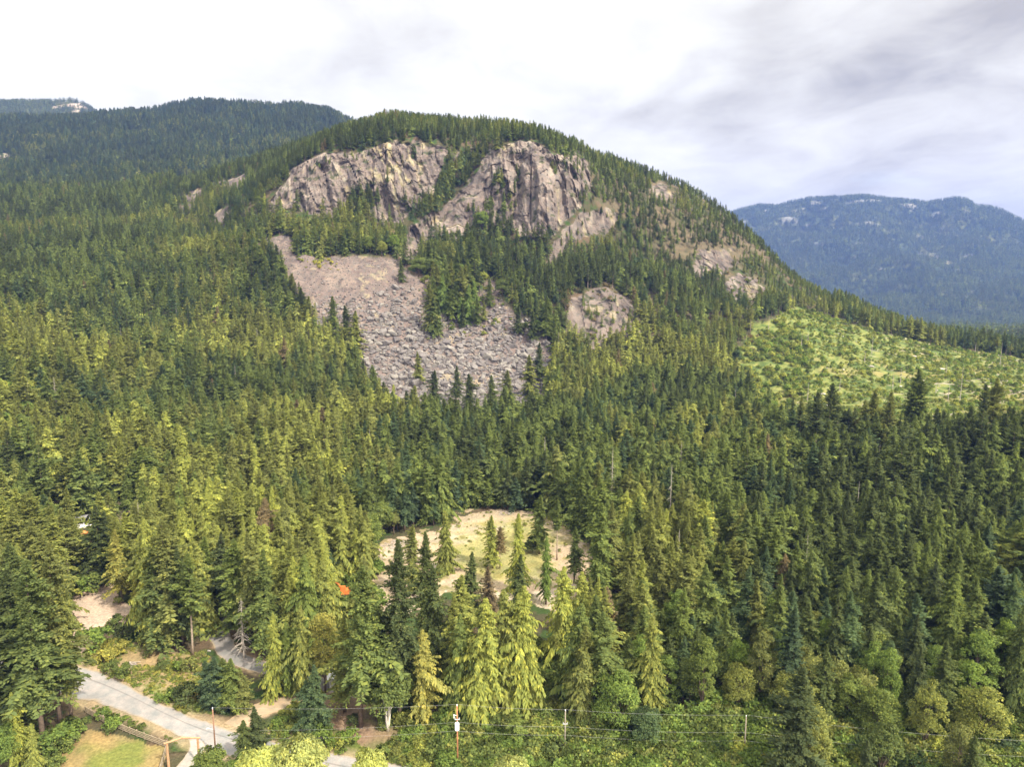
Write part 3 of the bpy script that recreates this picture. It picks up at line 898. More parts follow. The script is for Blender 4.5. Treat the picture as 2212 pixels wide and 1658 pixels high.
def limbs_mb(H, r0, c, seed, stems=1, base_h=.25, spread=.5):
    g = random.Random(seed)
    m = MB()
    for s in range(stems):
        a = s * 6.28 / stems + g.uniform(-.3, .3)
        dx, dy = (math.cos(a) * spread, math.sin(a) * spread) if stems > 1 else (0, 0)
        top = H * (.75 if stems == 1 else .62)
        m.tube([(dx * .15, dy * .15, -.3), (dx * .45, dy * .45, H * .15), (dx * .9, dy * .9, top * .6), (dx * 1.6, dy * 1.6, top)], [r0 * 1.2, r0, r0 * .6, r0 * .2], 7)
    for k in range(0, len(c), max(1, len(c) // 9)):
        p = c[k]
        m.tube([(0, 0, H * (base_h * .6 + .12)), (p[0] * .5, p[1] * .5, H * .2 + p[2] * .4), tuple(p)], [r0 * .5, r0 * .3, .03], 5, False)
    return m

def add_leafy(kind, lod, H, Rx, nclump, nleaf, leaf, r0, seed, base_h=.25, hang=0.0, stems=1, bark="bark", flat=1.0):
    v, g, c = leafy(seed, H, Rx, nclump, nleaf, leaf, base_h, hang, flat)
    crown = crown_mesh(f"{kind}_crown", v, g)
    crown.materials.append(M["foliage"])
    tm = limbs_mb(H, r0, c, seed, stems, base_h, .5 * H / 10)
    trunk = tm.mesh(f"{kind}_trunk", True)
    trunk.materials.append(M[bark])
    PROTO.setdefault(kind, {}).setdefault(lod, []).append((H, crown, trunk, merged(f"{kind}_shape", crown, tm)))

for lod, (nc, nl, lf) in {0: (70, 150, .36), 1: (40, 60, .68), 2: (22, 22, 1.3)}.items():
    for k in range(3 if lod == 0 else 2):
        add_leafy("broadleaf", lod, 16, (5.2, 4.4, 5.8)[k], nc, nl, lf, .28, 400 + k, (.12, .18, .08)[k])
        add_leafy("poplar", lod, 20, (4.2, 3.6, 4.6)[k], nc, nl, lf * .85, .25, 420 + k, (.06, .10, .04)[k])
add_leafy("birch", 0, 14, 4.2, 60, 120, .32, .13, 440, .20, .25, 6, "pale_bark")
for k in range(2):
    add_leafy("willow", 0, 10, (4.6, 4.0)[k], 70, 230, .26, .2, 450 + k, .05, .95)
for k in range(3):
    add_leafy("shrub", 0, 3, (1.9, 1.6, 2.2)[k], 22, 46, .30, .05, 460 + k, .02)
    add_leafy("shrub", 1, 3, (1.9, 1.6, 2.2)[k], 12, 16, .62, .05, 470 + k, .02)
    add_leafy("weed", 0, 1.2, (1.1, .9, 1.4)[k], 10, 16, .30, .02, 480 + k, .0)

# a cedar whose top has broken off, and dead trees
v, g = conifer(260, 26, 5.0, 480, 19, .05, 30, .18, .45, .85, .25, .30)
add_proto("broken_cedar", 0, 26, v, g, .42, 77)

def snag_mb(H, r0, seed, n=70, L0=2.6):
    g = random.Random(seed)
    m = MB().tube([(0, 0, -.3), (.05, .03, H * .4), (.1, -.05, H * .75), (.14, .02, H)], [r0, r0 * .75, r0 * .4, .03], 7)
    for k in range(n):
        t = g.uniform(.16, .97)
        a, L_ = g.uniform(0, 6.28), L0 * (1.08 - t) * g.uniform(.5, 1.1) + .25
        p = Vector((.12 * t, 0, t * H)); d = Vector((math.cos(a), math.sin(a), 0))
        m.tube([p, p + d * L_ * .55 + Vector((0, 0, -.1 * L_)), p + d * L_ + Vector((0, 0, -.42 * L_))], [.075 * (1.2 - t), .05 * (1.2 - t), .012], 4, False)
    return m

# ------------------------------------------------------------------ colours of the trees (their own, in any light)
TINTS = {
    "dark green": (0.088, 0.114, 0.048), "blue-green": (0.082, 0.122, 0.064), "mid green": (0.134, 0.174, 0.057),
    "olive green": (0.184, 0.208, 0.068), "yellow-green": (0.250, 0.282, 0.078), "bright green": (0.150, 0.216, 0.058),
    "golden green": (0.325, 0.322, 0.088), "brownish green": (0.185, 0.152, 0.090), "pale yellow": (0.36, 0.40, 0.140),
}

THINGS = []        # every individual tree, shrub and boulder: what its label is made from
NAME = {"fir": "fir_tree", "cedar": "cedar_tree", "pine": "pine_tree", "broadleaf": "broadleaf_tree", "poplar": "poplar_tree", "birch": "birch_tree", "willow": "willow_tree", "shrub": "shrub", "broken_cedar": "cedar_tree"}
CAT = {"shrub": "shrub"}

def tree(kind, pos, h, tint, rz=0.0, wide=1.0, label=None, group=None, lod=0, var=0, noun=None):
    H, crown, trunk, _m = PROTO[kind][lod][var % len(PROTO[kind][lod])]
    root = empty(NAME[kind], tuple(pos), rz)
    k = h / H
    root.scale = (k * wide, k * wide, k)
    root.rotation_euler = (rng.normal(0, .022), rng.normal(0, .022), rz)
    c = put("crown" if kind != "shrub" else "foliage", crown, None, root)
    col = TINTS[tint] if isinstance(tint, str) else tint
    j = 1 + .12 * (rng.random() - .5) * 2
    c["tint"] = [col[0] * j, col[1] * j, col[2]]
    t = put("trunk" if kind != "shrub" else "stem", trunk, None, root)
    tag(root, label, CAT.get(kind, "tree"), group)
    THINGS.append(dict(o=root, kind=kind, pos=np.array(pos, float), h=h, tint=tint if isinstance(tint, str) else "green", label=label, noun=noun or NAME[kind].split("_")[0]))
    return root

# ------------------------------------------------------------------ masses of copies: one object each, from points
def scatter(name, pts, scale, rotz, proto, shapes, tints, kind="stuff", wide=None, tilt=None):
    n = len(pts)
    if n == 0:
        return None
    me = D.meshes.new(name)
    me.vertices.add(n)
    me.vertices.foreach_set("co", np.asarray(pts, np.float32).ravel())
    a = me.attributes.new("rot", "FLOAT_VECTOR", "POINT")
    rot = np.zeros((n, 3), np.float32); rot[:, 2] = rotz
    if tilt is not None:
        rot[:, :2] = tilt
    a.data.foreach_set("vector", rot.ravel())
    a = me.attributes.new("size", "FLOAT_VECTOR", "POINT")
    sc = np.repeat(np.asarray(scale, np.float32)[:, None], 3, 1)
    if wide is not None:
        sc[:, :2] *= np.asarray(wide, np.float32)[:, None]
    a.data.foreach_set("vector", sc.ravel())
    attr(me, "shape", "INT", "POINT", proto)
    attr(me, "tint", "FLOAT_COLOR", "POINT", np.concatenate([np.asarray(tints, np.float32), np.ones((n, 1), np.float32)], 1))
    o = put(name, me)
    ng = D.node_groups.new(name, "GeometryNodeTree")
    ng.interface.new_socket("Geometry", in_out="INPUT", socket_type="NodeSocketGeometry")
    ng.interface.new_socket("Geometry", in_out="OUTPUT", socket_type="NodeSocketGeometry")
    gi, go = ng.nodes.new("NodeGroupInput"), ng.nodes.new("NodeGroupOutput")
    L = ng.links.new
    join = ng.nodes.new("GeometryNodeGeometryToInstance")
    for sh in reversed(shapes):
        po = D.objects.new(sh.name, sh)
        oi = ng.nodes.new("GeometryNodeObjectInfo")
        oi.inputs["Object"].default_value = po
        L(oi.outputs["Geometry"], join.inputs[0])
    iop = ng.nodes.new("GeometryNodeInstanceOnPoints")
    iop.inputs["Pick Instance"].default_value = True
    def named(nm, typ):
        x = ng.nodes.new("GeometryNodeInputNamedAttribute")
        x.data_type = typ
        x.inputs["Name"].default_value = nm
        return x.outputs["Attribute"]
    L(gi.outputs[0], iop.inputs["Points"]); L(join.outputs[0], iop.inputs["Instance"])
    L(named("shape", "INT"), iop.inputs["Instance Index"])
    e2r = ng.nodes.new("FunctionNodeEulerToRotation")
    L(named("rot", "FLOAT_VECTOR"), e2r.inputs[0]); L(e2r.outputs[0], iop.inputs["Rotation"])
    L(named("size", "FLOAT_VECTOR"), iop.inputs["Scale"])
    L(iop.outputs[0], go.inputs[0])
    md = o.modifiers.new("copies", "NODES")
    md.node_group = ng
    tag(o, kind=kind)
    return o

TINT_NAMES = list(TINTS)
TINT_ARR = np.array([TINTS[k] for k in TINT_NAMES])

# ------------------------------------------------------------------ trees picked out by eye in the photo
MANUAL = []
def mt(kind, x, ytop, ybase, tint, label=None, var=0, wide=1.0, group=None, xtop=None, noun=None, rz=None):
    p = on_ground(x, ybase)
    a, b, c = ray(x if xtop is None else xtop, ytop)
    r = math.hypot(p[0], p[1])
    h = CAM_H + c / math.hypot(a, b) * r - p[2]
    MANUAL.append((p[0], p[1], h))
    return tree(kind, p, h, tint, rng.random() * 6.28 if rz is None else rz, wide * (.92 if kind in ("fir", "cedar", "pine") else 1), label, group, 0, var, noun)

mt("fir", 130, 1168, 1571, "olive green", "tall olive green fir with thin crown, its trunk bare above the paddock", 4, .85)
mt("fir", 95, 1208, 1622, "mid green", "tallest fir at the paddock corner, long bare grey trunk with dead side twigs", 4, 1.1)
mt("fir", 30, 1228, 1560, "dark green", "broad dark green fir behind the bare-trunked paddock fir, at the frame's edge", 2, 1.05)
mt("fir", 66, 1250, 1540, "dark green", "dark green fir standing between two taller firs beside the road bend", 0, 1.1)
mt("fir", 156, 1235, 1568, "olive green", "slim fir with ragged boughs hanging over the paved road bend", 5, .78)
mt("fir", -20, 1240, 1590, "dark green", "dark fir half cut off by the frame beside the paddock", 0, 1.1)
mt("cedar", 45, 1490, 1655, "yellow-green", "yellow-green young cedar in front of the bare-trunked paddock fir", 1, 1.1)
mt("broadleaf", 5, 1560, 1690, "bright green", "bright yellowish leafy tree in the corner below the young cedar", 0, .9)
mt("cedar", 78, 1560, 1690, "yellow-green", "small yellow-green cedar leaning against the bare fir trunk", 2, .9)
mt("fir", 373, 1125, 1402, "olive green", "tall broad fir in the clump between sandy lot and narrow lane", 0, 1.15)
mt("cedar", 325, 1118, 1388, "yellow-green", "tall yellow-green cedar topping the clump beside the sandy lot", 0, .85)
mt("fir", 345, 1190, 1402, "mid green", "green fir at the front of the clump beside the meadow", 2, 1.15)
mt("fir", 302, 1230, 1375, "golden green", "golden-tipped fir on the sandy lot side of the clump", 4, .8)
mt("pine", 417, 1195, 1420, "mid green", "round-crowned fir on a long bare pale trunk at the meadow's edge", 0, 1.05, noun="fir")
mt("fir", 395, 1180, 1395, "dark green", "dark fir just behind the long bare pale trunk", 3, 1.0)
mt("fir", 265, 1142, 1305, "golden green", "open golden green fir with tiered boughs behind the sandy lot", 3, .95)
mt("fir", 222, 1090, 1258, "dark green", "broad dark fir at the back corner of the sandy lot", 2, 1.25)
mt("fir", 240, 1105, 1255, "dark green", "dark fir beside the log rail at the back of the lot", 0, 1.1)
mt("fir", 515, 1165, 1378, "mid green", "tall fir on the far side of the narrow lane behind the dead snag", 0, 1.1)
mt("fir", 556, 1150, 1392, "olive green", "tall olive fir right of the dead snag above the lane", 3, 1.1)
mt("fir", 585, 1190, 1430, "mid green", "mid green fir over the bend of the narrow lane", 1, 1.1)
mt("fir", 480, 1150, 1335, "dark green", "dark fir where the narrow lane vanishes into the trees", 1, 1.2)
mt("fir", 447, 1160, 1330, "mid green", "fir on the near side of the lane's vanishing end", 0, 1.1)
mt("cedar", 598, 1322, 1512, "yellow-green", "slim bright yellow-green cedar beside the lane bend", 1, .95)
mt("cedar", 655, 1308, 1512, "olive green", "olive cedar between the slim bright cedar and the golden leafy tree", 3, 1.05)
mt("cedar", 625, 1345, 1505, "mid green", "mid green cedar standing behind the slim bright cedar", 0, 1.0)
mt("poplar", 703, 1315, 1500, "golden green", "golden green leafy tree between two cedars near the lane", 0, .95)
for (x, yt, yb, ti, lb, v) in (
    (452, 1428, 1528, "blue-green", "leftmost young spruce of the dense clump beside the road", 2), (470, 1416, 1535, "blue-green", "tallest young spruce of the dense roadside clump", 0),
    (492, 1424, 1534, "mid green", "young spruce in the middle of the dense roadside clump", 2), (508, 1422, 1538, "mid green", "young spruce on the lane side of the dense roadside clump", 0), (523, 1445, 1540, "olive green", "shortest spruce of the roadside clump, by the dirt track", 2)):
    mt("fir", x, yt, yb, ti, lb, v, 1.45, "young spruces in a clump by the road")
mt("fir", 556, 1527, 1640, "dark green", "dark pointed young spruce at the road junction", 2, 1.35)
mt("fir", 532, 1555, 1645, "dark green", "low dark spruce touching the pointed spruce at the junction", 0, 1.5)
mt("fir", 690, 1437, 1586, "blue-green", "dense blue-green spruce beside the dirt track", 2, 1.25)
mt("fir", 668, 1470, 1580, "blue-green", "smaller blue-green spruce touching the dense one by the track", 0, 1.3)
mt("fir", 864, 1168, 1562, "dark green", "great dark fir, tallest by the verge, next to the white birch stems", 3, .85)
mt("fir", 779, 1225, 1575, "mid green", "tall grey-green fir on a straight trunk left of the birch", 4, 1.05)
mt("fir", 815, 1295, 1560, "mid green", "mid green fir filling the gap behind the birch", 3, 1.15)
mt("fir", 745, 1330, 1540, "olive green", "olive fir behind the dense blue-green spruce", 1, 1.15)
mt("fir", 937, 1225, 1490, "dark green", "dark fir behind the drooping yellow-green hemlock", 0, .8)
mt("fir", 925, 1150, 1420, "dark green", "tall dark fir at the near edge of the clearing", 3, .8)
mt("cedar", 917, 1358, 1568, "golden green", "drooping golden green hemlock beside the transformer pole", 3, 1.25)
mt("cedar", 1045, 1295, 1565, "yellow-green", "huge spreading yellow-green cedar on a forked trunk by the verge", 2, 1.15)
mt("cedar", 1090, 1275, 1540, "olive green", "olive cedar crowding the huge spreading cedar", 0, 1.15)
mt("cedar", 1130, 1268, 1545, "yellow-green", "tall smooth yellow-green cedar right of the huge spreading one", 2, .95)
mt("cedar", 1000, 1330, 1550, "mid green", "mid green cedar tucked left of the huge spreading cedar", 0, 1.05)
mt("fir", 983, 1285, 1500, "olive green", "olive fir rising behind the huge spreading cedar", 1, 1.1)
mt("fir", 1020, 1192, 1345, "dark green", "small dark pointed fir at the clearing's near edge", 2, 1.1)
mt("fir", 1060, 1225, 1400, "brownish green", "brownish thinning fir in front of the clearing", 3, 1.0)
mt("cedar", 1220, 1225, 1440, "yellow-green", "yellow-green cedar, left one of a pair below the clearing", 0, 1.15)
mt("cedar", 1250, 1236, 1425, "yellow-green", "yellow-green cedar, right one of a pair below the clearing", 2, 1.1)
mt("cedar", 1205, 1330, 1455, "olive green", "short olive cedar at the foot of the cedar pair", 1, 1.2)
mt("cedar", 1179, 1160, 1308, "bright green", "narrow ivy-clad column of a tree standing alone in the clearing", 3, .85)
mt("fir", 1065, 1115, 1230, "yellow-green", "yellow-green fir in the middle of the clearing", 0, 1.1)
mt("pine", 1080, 1138, 1228, "brownish green", "thin brownish fir on a bare stem in mid clearing", 1, 1.0, noun="fir")
mt("cedar", 1120, 1110, 1285, "yellow-green", "slender yellow-green cedar in the sandy clearing", 1, 1.05)
mt("fir", 1122, 1200, 1330, "dark green", "dark fir in front of the slender clearing cedar", 2, 1.1)
mt("fir", 1165, 1072, 1198, "mid green", "full fir with a short trunk at the back of the clearing", 0, 1.1)
mt("pine", 1203, 1083, 1212, "mid green", "fir on a tall thin stem at the clearing's right side", 2, 1.1, noun="fir")
mt("fir", 1240, 1140, 1262, "mid green", "sparse fir on the clearing's right rim", 3, 1.1)
mt("cedar", 968, 1105, 1238, "olive green", "bushy olive cedar on the clearing's left rim", 2, 1.0)
mt("fir", 892, 1135, 1290, "olive green", "olive fir beside the brush pile in the clearing", 0, 1.0)
mt("fir", 1290, 1088, 1310, "mid green", "tall fir right of the clearing", 0, 1.05)
mt("fir", 1315, 1085, 1290, "olive green", "tall olive fir second right of the clearing", 1, 1.05)
mt("birch", 838, 1436, 1584, "mid green", "leafy birch with a fan of white stems by the verge", 0, 1.0)
mt("broken_cedar", 1258, 1412, 1585, "olive green", "flat-topped olive brown cedar with a broken crown", 0, .95, noun="cedar")
mt("cedar", 1403, 1335, 1555, "olive green", "tall drooping olive cedar above the dark leafy thicket", 3, 1.2)
mt("fir", 1115, 1533, 1628, "mid green", "young soft fir standing below the huge spreading cedar", 0, 1.5)
mt("broadleaf", 1278, 1385, 1500, "blue-green", "bluish leafy maple above the flat-topped cedar", 0, .95)
mt("broadleaf", 1330, 1448, 1600, "bright green", "bright green maple right of the flat-topped cedar", 2, .95)
mt("broadleaf", 1395, 1530, 1630, "blue-green", "dark rounded leafy tree under the tall drooping cedar", 0, 1.2)
mt("poplar", 1740, 1515, 1720, "olive green", "big olive poplar rising at the bottom behind the last pole", 0, 1.05)
mt("poplar", 1995, 1462, 1640, "olive green", "tall pale olive poplar in the lower thicket", 2, .9)
mt("broadleaf", 1890, 1483, 1610, "mid green", "round-headed tree with bare stems in the lower thicket", 2, 1.0)
mt("broadleaf", 1850, 1440, 1560, "olive green", "olive leafy tree behind the round-headed one", 0, 1.0)
mt("poplar", 1515, 1370, 1560, "mid green", "greyish leafy poplar left of the thicket", 1, .85)
mt("poplar", 1640, 1350, 1540, "olive green", "pale olive poplar in front of the dark firs", 1, .85)
mt("broadleaf", 1735, 1400, 1530, "olive green", "spreading olive leafy tree in the middle of the thicket", 2, 1.0)
mt("broadleaf", 2110, 1480, 1620, "olive green", "wide leafy tree low at the right edge of the thicket", 2, 1.1)
mt("poplar", 2060, 1550, 1720, "olive green", "poplar cut off by the bottom edge of the photo", 0, .95)
mt("broadleaf", 1900, 1560, 1700, "mid green", "leafy tree low in the thicket behind the big poplar", 1, 1.0)
mt("willow", 653, 1600, 1745, "pale yellow", "pale yellow weeping willow beside the road, rounder one", 0, .9)
mt("willow", 572, 1606, 1740, "pale yellow", "pale yellow weeping willow next to the dark junction spruce", 1, 1.0)
mt("willow", 800, 1618, 1745, "pale yellow", "pale yellow willow top over the right stretch of road", 0, .72)
mt("willow", 1100, 1634, 1745, "pale yellow", "pale yellow willow top below the young soft fir", 1, .85)
mt("broadleaf", 462, 1612, 1735, "mid green", "green leafy tree by the gateway hiding the first pole's foot", 0, 1.0)
mt("broadleaf", 520, 1628, 1740, "bright green", "green leafy tree between gateway and yellow willow", 1, .9)
# little island of trees on the talus, and the leafy growth below the cliffs
for (x, yt, yb, ti, k) in ((932, 612, 722, "olive green", "fir"), (938, 640, 728, "mid green", "fir"), (985, 590, 690, "mid green", "fir"), (1000, 575, 686, "olive green", "fir"), (1012, 615, 700, "bright green", "cedar"), (1030, 640, 705, "mid green", "fir"),
                           (1000, 655, 712, "dark green", "fir"), (1020, 498, 605, "mid green", "fir"), (975, 625, 700, "mid green", "fir"), (1045, 650, 700, "olive green", "fir"), (995, 640, 705, "bright green", "cedar"), (1015, 560, 660, "mid green", "fir"), (975, 560, 650, "olive green", "fir"), (948, 660, 725, "mid green", "fir"), (1047, 520, 600, "dark green", "fir"), (866, 560, 612, "mid green", "fir"), (990, 545, 640, "mid green", "fir"), (1180, 640, 735, "mid green", "fir"), (1010, 480, 560, "mid green", "fir")):
    mt(k, x, yt, yb, ti, None, int(x) % 4, 1.15)
for (x, yt, yb, ti) in ((825, 520, 556, "yellow-green"), (850, 505, 553, "bright green"), (800, 508, 548, "mid green"), (905, 552, 598, "mid green"), (930, 556, 600, "mid green"), (952, 562, 602, "bright green"), (1045, 585, 618, "yellow-green"), (1160, 690, 722, "bright green"), (1135, 694, 718, "mid green"), (1040, 455, 500, "bright green"), (1085, 600, 640, "mid green"), (1590, 755, 785, "blue-green")):
    mt("broadleaf", x, yt, yb, ti, None, int(x) % 3, 1.2)
for (x, yt, yb) in ((572, 512, 580), (598, 528, 590), (652, 622, 700), (668, 640, 716), (632, 590, 655), (612, 560, 622), (770, 672, 768), (748, 660, 742), (720, 640, 715), (1120, 660, 725), (1150, 672, 735), (905, 760, 835), (985, 790, 870), (940, 800, 890), (1012, 808, 895), (1062, 812, 905), (880, 845, 915), (1100, 800, 890), (1142, 768, 860), (1165, 740, 830)):
    mt("fir", x, yt, yb, ("mid green", "dark green", "olive green")[int(x) % 3], None, int(x) % 4, 1.3)
for i in range(10):
    x = 930 + 130 * rng.random(); yb = 612 + 100 * rng.random() * (1 if x > 960 else .9) + (20 if x < 990 else 0)
    mt(("fir", "fir", "cedar", "broadleaf")[i % 4], x, yb - (46 if i % 4 == 3 else 62 + 34 * rng.random()), yb, ("mid green", "olive green", "bright green", "bright green")[i % 4], None, i % 3, 1.1 if i % 4 < 3 else 1.0)
for i in range(17):
    x, yb = 1660 + 560 * rng.random(), 965 + 95 * rng.random()
    mt("pine", x, yb - 115 - 70 * rng.random(), yb, ("mid green", "olive green", "dark green")[i % 3], None, i % 4, .9 + .3 * rng.random())
# shrubs
for (x, yt, yb, ti, lb) in (
    (897, 1571, 1607, "bright green", "round bright green bush casting a shadow on bare soil of the verge"), (222, 1530, 1556, "bright green", "bright bush by the fence, nearest the road bend"), (246, 1546, 1578, "bright green", "bright bush by the fence, closer to the pole"),
    (238, 1570, 1590, "mid green", "low bush pressed against the rail fence"), (285, 1560, 1574, "mid green", "small round bush between fence and road"), (308, 1564, 1580, "mid green", "small pointed bush between fence and road"),
    (118, 1570, 1630, "bright green", "thick green bush beside the bare fir trunk"), (98, 1590, 1640, "mid green", "dark leafy bush at the foot of the bare fir trunk"), (150, 1560, 1604, "bright green", "bright bush at the upper corner of the paddock"),
    (200, 1355, 1410, "bright green", "tall green bush at the front of the sandy lot"), (250, 1330, 1366, "mid green", "dark bush on the sandy lot beside the fir clump"), (275, 1345, 1380, "dark green", "dark bush under the fir clump, by the lot"),
    (228, 1398, 1432, "golden green", "yellow flowering bush at the meadow's left end"), (262, 1385, 1415, "golden green", "yellow flowering bush higher in the meadow"), (240, 1402, 1428, "golden green", "yellow flowering bush between two others in the meadow"),
    (265, 1435, 1470, "mid green", "round bush near the road on the meadow"), (240, 1428, 1455, "mid green", "low bush beside the dead branches in the meadow"), (350, 1430, 1450, "mid green", "small bush in the middle of the meadow"), (388, 1426, 1453, "bright green", "green bush below the long bare pale trunk"),
    (410, 1420, 1452, "olive green", "olive bush on the meadow near the lane"), (372, 1490, 1520, "bright green", "bright bush by the road below the young spruces"), (405, 1478, 1524, "dark green", "dark bush left of the young spruces"), (345, 1502, 1520, "bright green", "bright low bush at the road's edge, meadow side"), (430, 1520, 1540, "mid green", "bush at the foot of the young spruces"),
    (590, 1455, 1490, "dark green", "dark bush in the bend of the narrow lane"), (635, 1535, 1556, "mid green", "round bush on the dirt bank behind the track"), (720, 1590, 1616, "bright green", "bright bush on the verge left of the birch"), (755, 1575, 1607, "bright green", "bright bush below the grey-green fir"), (765, 1545, 1568, "dark green", "dark bush at the foot of the grey-green fir"), (832, 1550, 1577, "mid green", "bush left of the birch stems"),
    (945, 1590, 1640, "mid green", "loose green bush left of the transformer pole"), (1010, 1555, 1585, "bright green", "bush right of the transformer pole"), (710, 1235, 1275, "bright green", "bright leafy bush beside the orange excavator"), (740, 1215, 1262, "bright green", "tall bright bush behind the orange excavator"), (175, 1245, 1290, "bright green", "bright bush behind the log rail of the lot"), (200, 1235, 1280, "mid green", "green bush over the log rail of the lot"),
    (1150, 1160, 1195, "dark green", "dark bush against the fir at the back of the clearing"), (256, 1290, 1308, "olive green", "small olive bush at the inner edge of the sandy lot")):
    mt("shrub", x, yt, yb, ti, lb, int(x) % 3, 1.0)
for i in range(70):                                            # the thicket below the power line
    x = 1130 + 1060 * rng.random(); y = 1640 + 60 * rng.random()
    hpx = (22 + 30 * rng.random()) * (1.25 if x > 1680 else 1)
    mt("shrub", x, y - hpx, y, ("mid green", "olive green", "bright green", "blue-green", "mid green", "yellow-green")[i % 6], None, i % 3, .95)

# ------------------------------------------------------------------ the forest: where trees may stand
KEEP = [([(980, 1118), (1200, 1125), (1270, 1190), (1240, 1225), (1195, 1255), (1150, 1300), (1000, 1265), (985, 1220)], 1),
        ([(815, 1185), (880, 1160), (940, 1150), (975, 1200), (975, 1265), (900, 1290), (850, 1335), (812, 1322)], 1), ([(1195, 1128), (1275, 1180), (1300, 1232), (1235, 1262)], 1), ([(1150, 1270), (1220, 1258), (1212, 1335), (1150, 1315)], 1), ([(1298, 1225), (1350, 1228), (1342, 1268), (1300, 1255)], .9),
        ([(640, 568), (860, 563), (925, 605), (1040, 640), (1075, 610), (1110, 680), (1185, 735), (1175, 815), (1130, 825), (900, 822), (850, 815), (800, 745), (690, 665)], .97),
        ([(1596, 815), (1592, 772), (1655, 722), (1705, 672), (2000, 748), (2212, 785), (2212, 870), (2050, 880), (1900, 890), (1720, 875), (1640, 868)], .955),
        ([(155, 1290), (225, 1258), (242, 1268), (285, 1310), (270, 1350), (190, 1400), (150, 1440)], 1), ([(452, 1338), (488, 1338), (502, 1400), (585, 1430), (590, 1455), (455, 1400)], 1),
        ([(140, 1440), (470, 1572), (900, 1600), (900, 1658), (130, 1658), (130, 1560)], 1), ([(190, 1395), (330, 1395), (460, 1425), (480, 1530), (330, 1500), (200, 1445)], 1), ([(590, 1520), (900, 1540), (1100, 1570), (1240, 1640), (1240, 1658), (600, 1658)], 1),
        ([(228, 1085), (288, 1082), (288, 1112), (240, 1122)], .8), ([(108, 1054), (136, 1054), (136, 1074), (108, 1074)], 1), ([(160, 1118), (206, 1118), (206, 1148), (160, 1148)], 1), ([(50, 1215), (82, 1215), (82, 1238), (50, 1238)], 1), ([(718, 1255), (776, 1255), (776, 1288), (718, 1288)], 1),
        ([(512, 1290), (542, 1290), (542, 1390), (512, 1390)], 1), ([(935, 1345), (958, 1345), (958, 1400), (935, 1400)], 1)]
KEEP += [([(1190, 555), (1215, 497), (1262, 457), (1300, 447), (1335, 455), (1320, 490), (1255, 512), (1222, 532)], .93), ([(1228, 690), (1238, 650), (1310, 626), (1352, 650), (1385, 712), (1375, 735), (1300, 742)], .3), ([(1495, 575), (1518, 536), (1580, 538), (1595, 560), (1560, 582)], .5), ([(1560, 608), (1602, 590), (1640, 620), (1628, 690)], .5), ([(880, 560), (890, 490), (905, 488), (905, 560)], .9), ([(1100, 520), (1140, 420), (1180, 500), (1160, 520)], .8), ([(590, 455), (640, 390), (850, 312), (960, 320), (940, 420), (870, 470), (820, 478), (740, 440), (690, 465), (620, 465)], .75)]
KEEP += [([(440, 1522), (1690, 1538), (1690, 1640), (440, 1640)], 1), ([(1690, 1542), (1960, 1575), (1960, 1600), (1690, 1570)], .8)]
NO_TREES = [ROAD, PADDOCK, MEADOW, VERGE, LOT, CLEARING, YARD]

